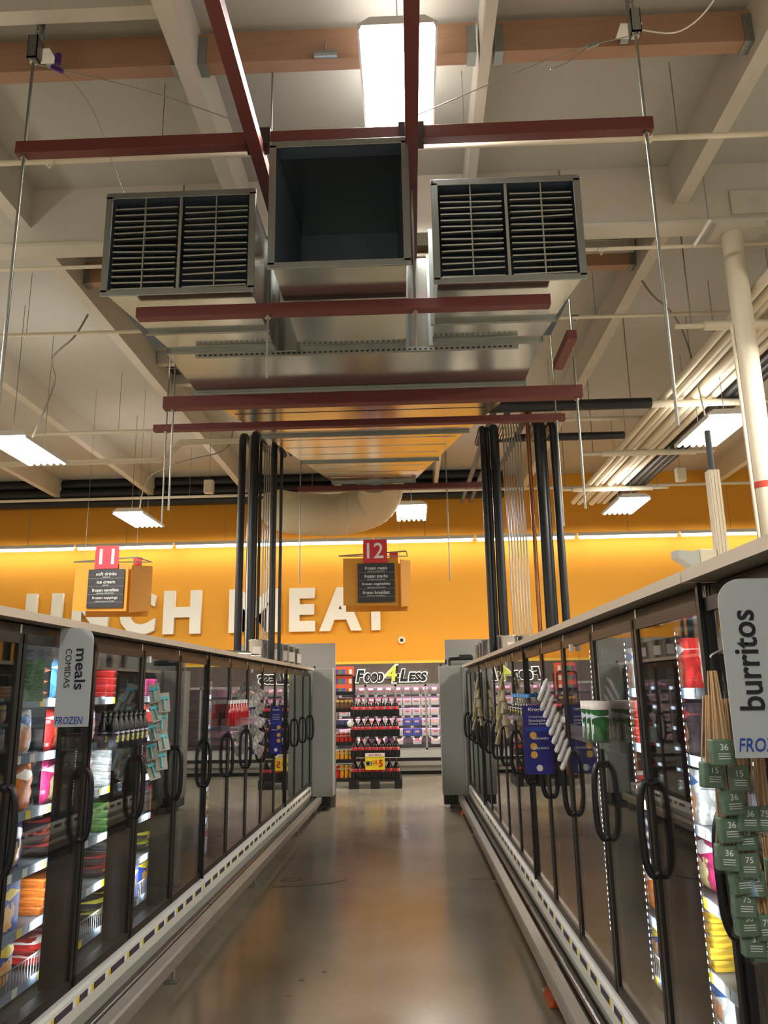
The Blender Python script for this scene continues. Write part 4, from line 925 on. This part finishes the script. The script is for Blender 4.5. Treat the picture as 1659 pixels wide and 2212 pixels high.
# bamboo skewers at the nearest right door -----------------------------------
BAM = mat('bamboo', rgb(208, 170, 122), .5, 0, .12, 30, stretch=(20, 20, 1)); GL = mat('sage card', rgb(96, 120, 98), .45)
FILM = CLEAR
def skewer_pack(n):
    t = empty('skewer_pack'); L_ = .25
    g = MB(); rnd = random.Random(3)
    for i in range(22):
        u = rnd.uniform(-1, 1); v = rnd.uniform(-1, 1); g.tube([(u*.010, v*.008, -.02), (u*.027, v*.012, -L_)], .0022, 5)
    g.build('skewers', BAM, t)
    MB().box(-.029, .029, -.016, .016, -L_-.01, -L_+.055).build('label_card', GL, t, bevel=.004)
    v = [(-.004, 0, 0), (.004, 0, 0), (.033, -.019, -L_-.015), (-.033, -.019, -L_-.015), (.033, .019, -L_-.015), (-.033, .019, -L_-.015)]
    MB().add(v, [(0, 1, 2, 3), (1, 0, 5, 4), (0, 3, 5), (1, 4, 2), (3, 2, 4, 5)]).build('film', FILM, t)
    text('count_text', n, TAGW, face_cam(.003, -.0165, -L_+.028), height=.016, parent=t, bold=.01)
    for k in range(3): MB().box(-.014, .018, -.0168, -.016, -L_+.006+k*.006, -L_+.008+k*.006).build('fine_print', TAGW, t)
    MB().tube([(0, 0, 0), (0, 0, .02)], .003, 6).build('hang_tab', CLEAR, t)
    return t
sx = rowx('R', 2.1)
pos = [(0.802, 2.1250, 1.856, '36', 'topmost, hanging alone on the hook'),
       (0.808, 2.1915, 1.792, '15', 'left one just under the topmost'),
       (0.861, 2.1980, 1.782, '15', 'right one just under the topmost'),
       (0.832, 2.2045, 1.722, '36', 'crumpled dark one below the 15s'),
       (0.888, 2.2110, 1.680, '36', 'left one of the pair below the sign'),
       (0.936, 2.2175, 1.678, '75', 'cut by the right edge below the sign'),
       (0.828, 2.2240, 1.650, '36', 'leftmost of all the packs'),
       (0.868, 2.2305, 1.630, '15', 'right of the leftmost pack'),
       (0.840, 2.2370, 1.578, '36', 'left one of the fifth tier'),
       (0.885, 2.2435, 1.559, '75', 'right one of the fifth tier'),
       (0.851, 2.2500, 1.518, '36', 'left one of the sixth tier'),
       (0.895, 2.2565, 1.510, '75', 'right one of the sixth tier'),
       (0.882, 2.2630, 1.458, '75', 'single one under the sixth tier'),
       (0.870, 2.2695, 1.411, '36', 'left one of the lowest group'),
       (0.908, 2.2760, 1.398, '75', 'right one of the lowest group with a brighter card'),
       (0.894, 2.2825, 1.357, '36', 'second lowest at the bottom right'),
       (0.926, 2.2890, 1.343, '75', 'lowest at the right edge'),
       (0.974, 2.2955, 1.532, '36', 'big one at the right edge, sticks showing'),
       (0.966, 2.3020, 1.407, '75', 'big one low at the right edge, sticks showing')]
for i, (dx, y, z, n, lab) in enumerate(pos):
    key = 'skew'+n
    o = place(key, lambda: skewer_pack(n), (dx, y, z), 'bamboo skewer pack marked %s, %s' % (n, lab), None, 'skewers', rz=.1*math.sin(i*2.1)); o.rotation_euler[1] = .06*math.sin(i*1.7)
    if 'group' in o: del o['group']
o = tag(MB().tube(smooth([(.92, 2.13, 1.88), (.87, 2.128, 1.90), (.81, 2.125, 1.88), (.802, 2.125, 1.87)], 4), .003, 6).build('wire_hook', STEEL), 'steel wire hook holding the topmost skewer pack', 'hook')
# ----------------------------------------------------------------- items on the freezer tops
SILV = mat('shiny tin', rgb(205, 205, 200), .18, .95); LBL = mat('tin label', rgb(224, 214, 206), .5)
def tin(): 
    t = MB().lathe([(.12, 0), (.12, .25), (.128, .255), (.128, .265), (.0, .265)], n=24).build('metal_canister', SILV); MB().box(-.05, .05, -.123, -.108, .05, .18).build('paper_label', LBL, t); return t
for i, (x, y) in enumerate(((-1.86, 9.55), (-1.80, 10.35), (-1.78, 10.7), (-1.76, 11.1), (-1.75, 11.6))): place('tin', tin, (x-.02, y, 2.166), 'shiny metal canister by the left risers', 'metal canisters on the left freezers', 'canister', rz=.3*i)
for i, (x, y) in enumerate(((1.45, 9.72), (1.19, 9.66), (1.06, 10.4), (1.06, 10.9), (1.06, 11.4))): place('tin', None, (x, y, 2.166), 'shiny metal canister by the right risers', 'metal canisters on the right freezers', 'canister', rz=.3*i)
tag(MB().tube([(-2.0, 8.3, 2.21), (-1.8, 8.6, 2.21)], .04, 14).tube([(-1.95, 8.6, 2.2), (-1.75, 8.9, 2.2)], .03, 12).build('steel_offcut', SILV), 'bright steel pipe offcuts lying on the left freezers before the risers', 'pipe')
def lump(): return MB().hexa([(-.1, -.22, 0), (.1, -.22, 0), (.08, -.12, .05), (-.08, -.12, .05), (-.1, .2, 0), (.1, .2, 0), (.08, .14, .06), (-.08, .14, .06)]).build('black_cable_cover', BLACK, bevel=.01)
place('lump', lump, (-2.0, 4.9, 2.166), 'black cover on the left freezer top above the meals door', None, 'cover'); place('lump', None, (-1.98, 6.55, 2.166), 'black cover on the left freezer top at the case joint', None, 'cover')
t = empty('wire_basket_end', W('R', 4.9, -.12, 2.166), 0, 'small white wire basket on top of the right freezers', 'basket')
MB().tube([(0, -.15, 0), (0, -.15, .05), (0, .15, .07), (0, .15, 0)], .002, 5).tube([(0, -.15, .03), (0, .15, .04)], .0015, 5).build('wire', TAGW, t)
# ----------------------------------------------------------------- marks on the floor
def scuff(pts, w, lab):
    b = MB(); P = smooth(pts, 5)
    for a, c in zip(P[:-1], P[1:]):
        n = Vector((-(c-a).y, (c-a).x, 0)).normalized()*w*random.uniform(.5, 1.2)
        u = Vector((0, 0, .002)); b.hexa([a-n, a+n, a+n+u, a-n+u, c-n, c+n, c+n+u, c-n+u])
    return tag(b.build('floor_scuff', mat('dark scuff', rgb(48, 42, 34), .4)), lab, 'mark')
scuff([(-1.37, 7.86, .0), (-1.1, 7.9, .0), (-.85, 7.98, .0), (-.68, 8.15, .0)], .016, 'long dark scuff on the floor left of centre')
scuff([(-1.34, 8.12, .0), (-1.25, 8.22, .0), (-1.13, 8.18, .0), (-1.2, 8.08, .0), (-1.34, 8.12, .0)], .008, 'small looped scuff beside the long dark one')
scuff([(.52, 8.12, .0), (.66, 8.1, .0), (.80, 8.1, .0)], .006, 'thin dark crack in the floor near the right rail')
for (x, y, lab) in ((-.79, 5.2, 'largest pale dry leaf scrap on the floor'), (-.75, 5.45, 'small pale scrap just behind the largest one'), (-.62, 5.6, 'small pale scrap farthest from the left rail')):
    tag(MB().lathe([(.022, .001), (.001, .003)], (x, y, 0), 7).build('floor_scrap', mat('pale scrap', rgb(168, 150, 112), .7)), lab, 'scrap')
# remove unused prototype guard
for k, u in enumerate(used):
    if not u: pass
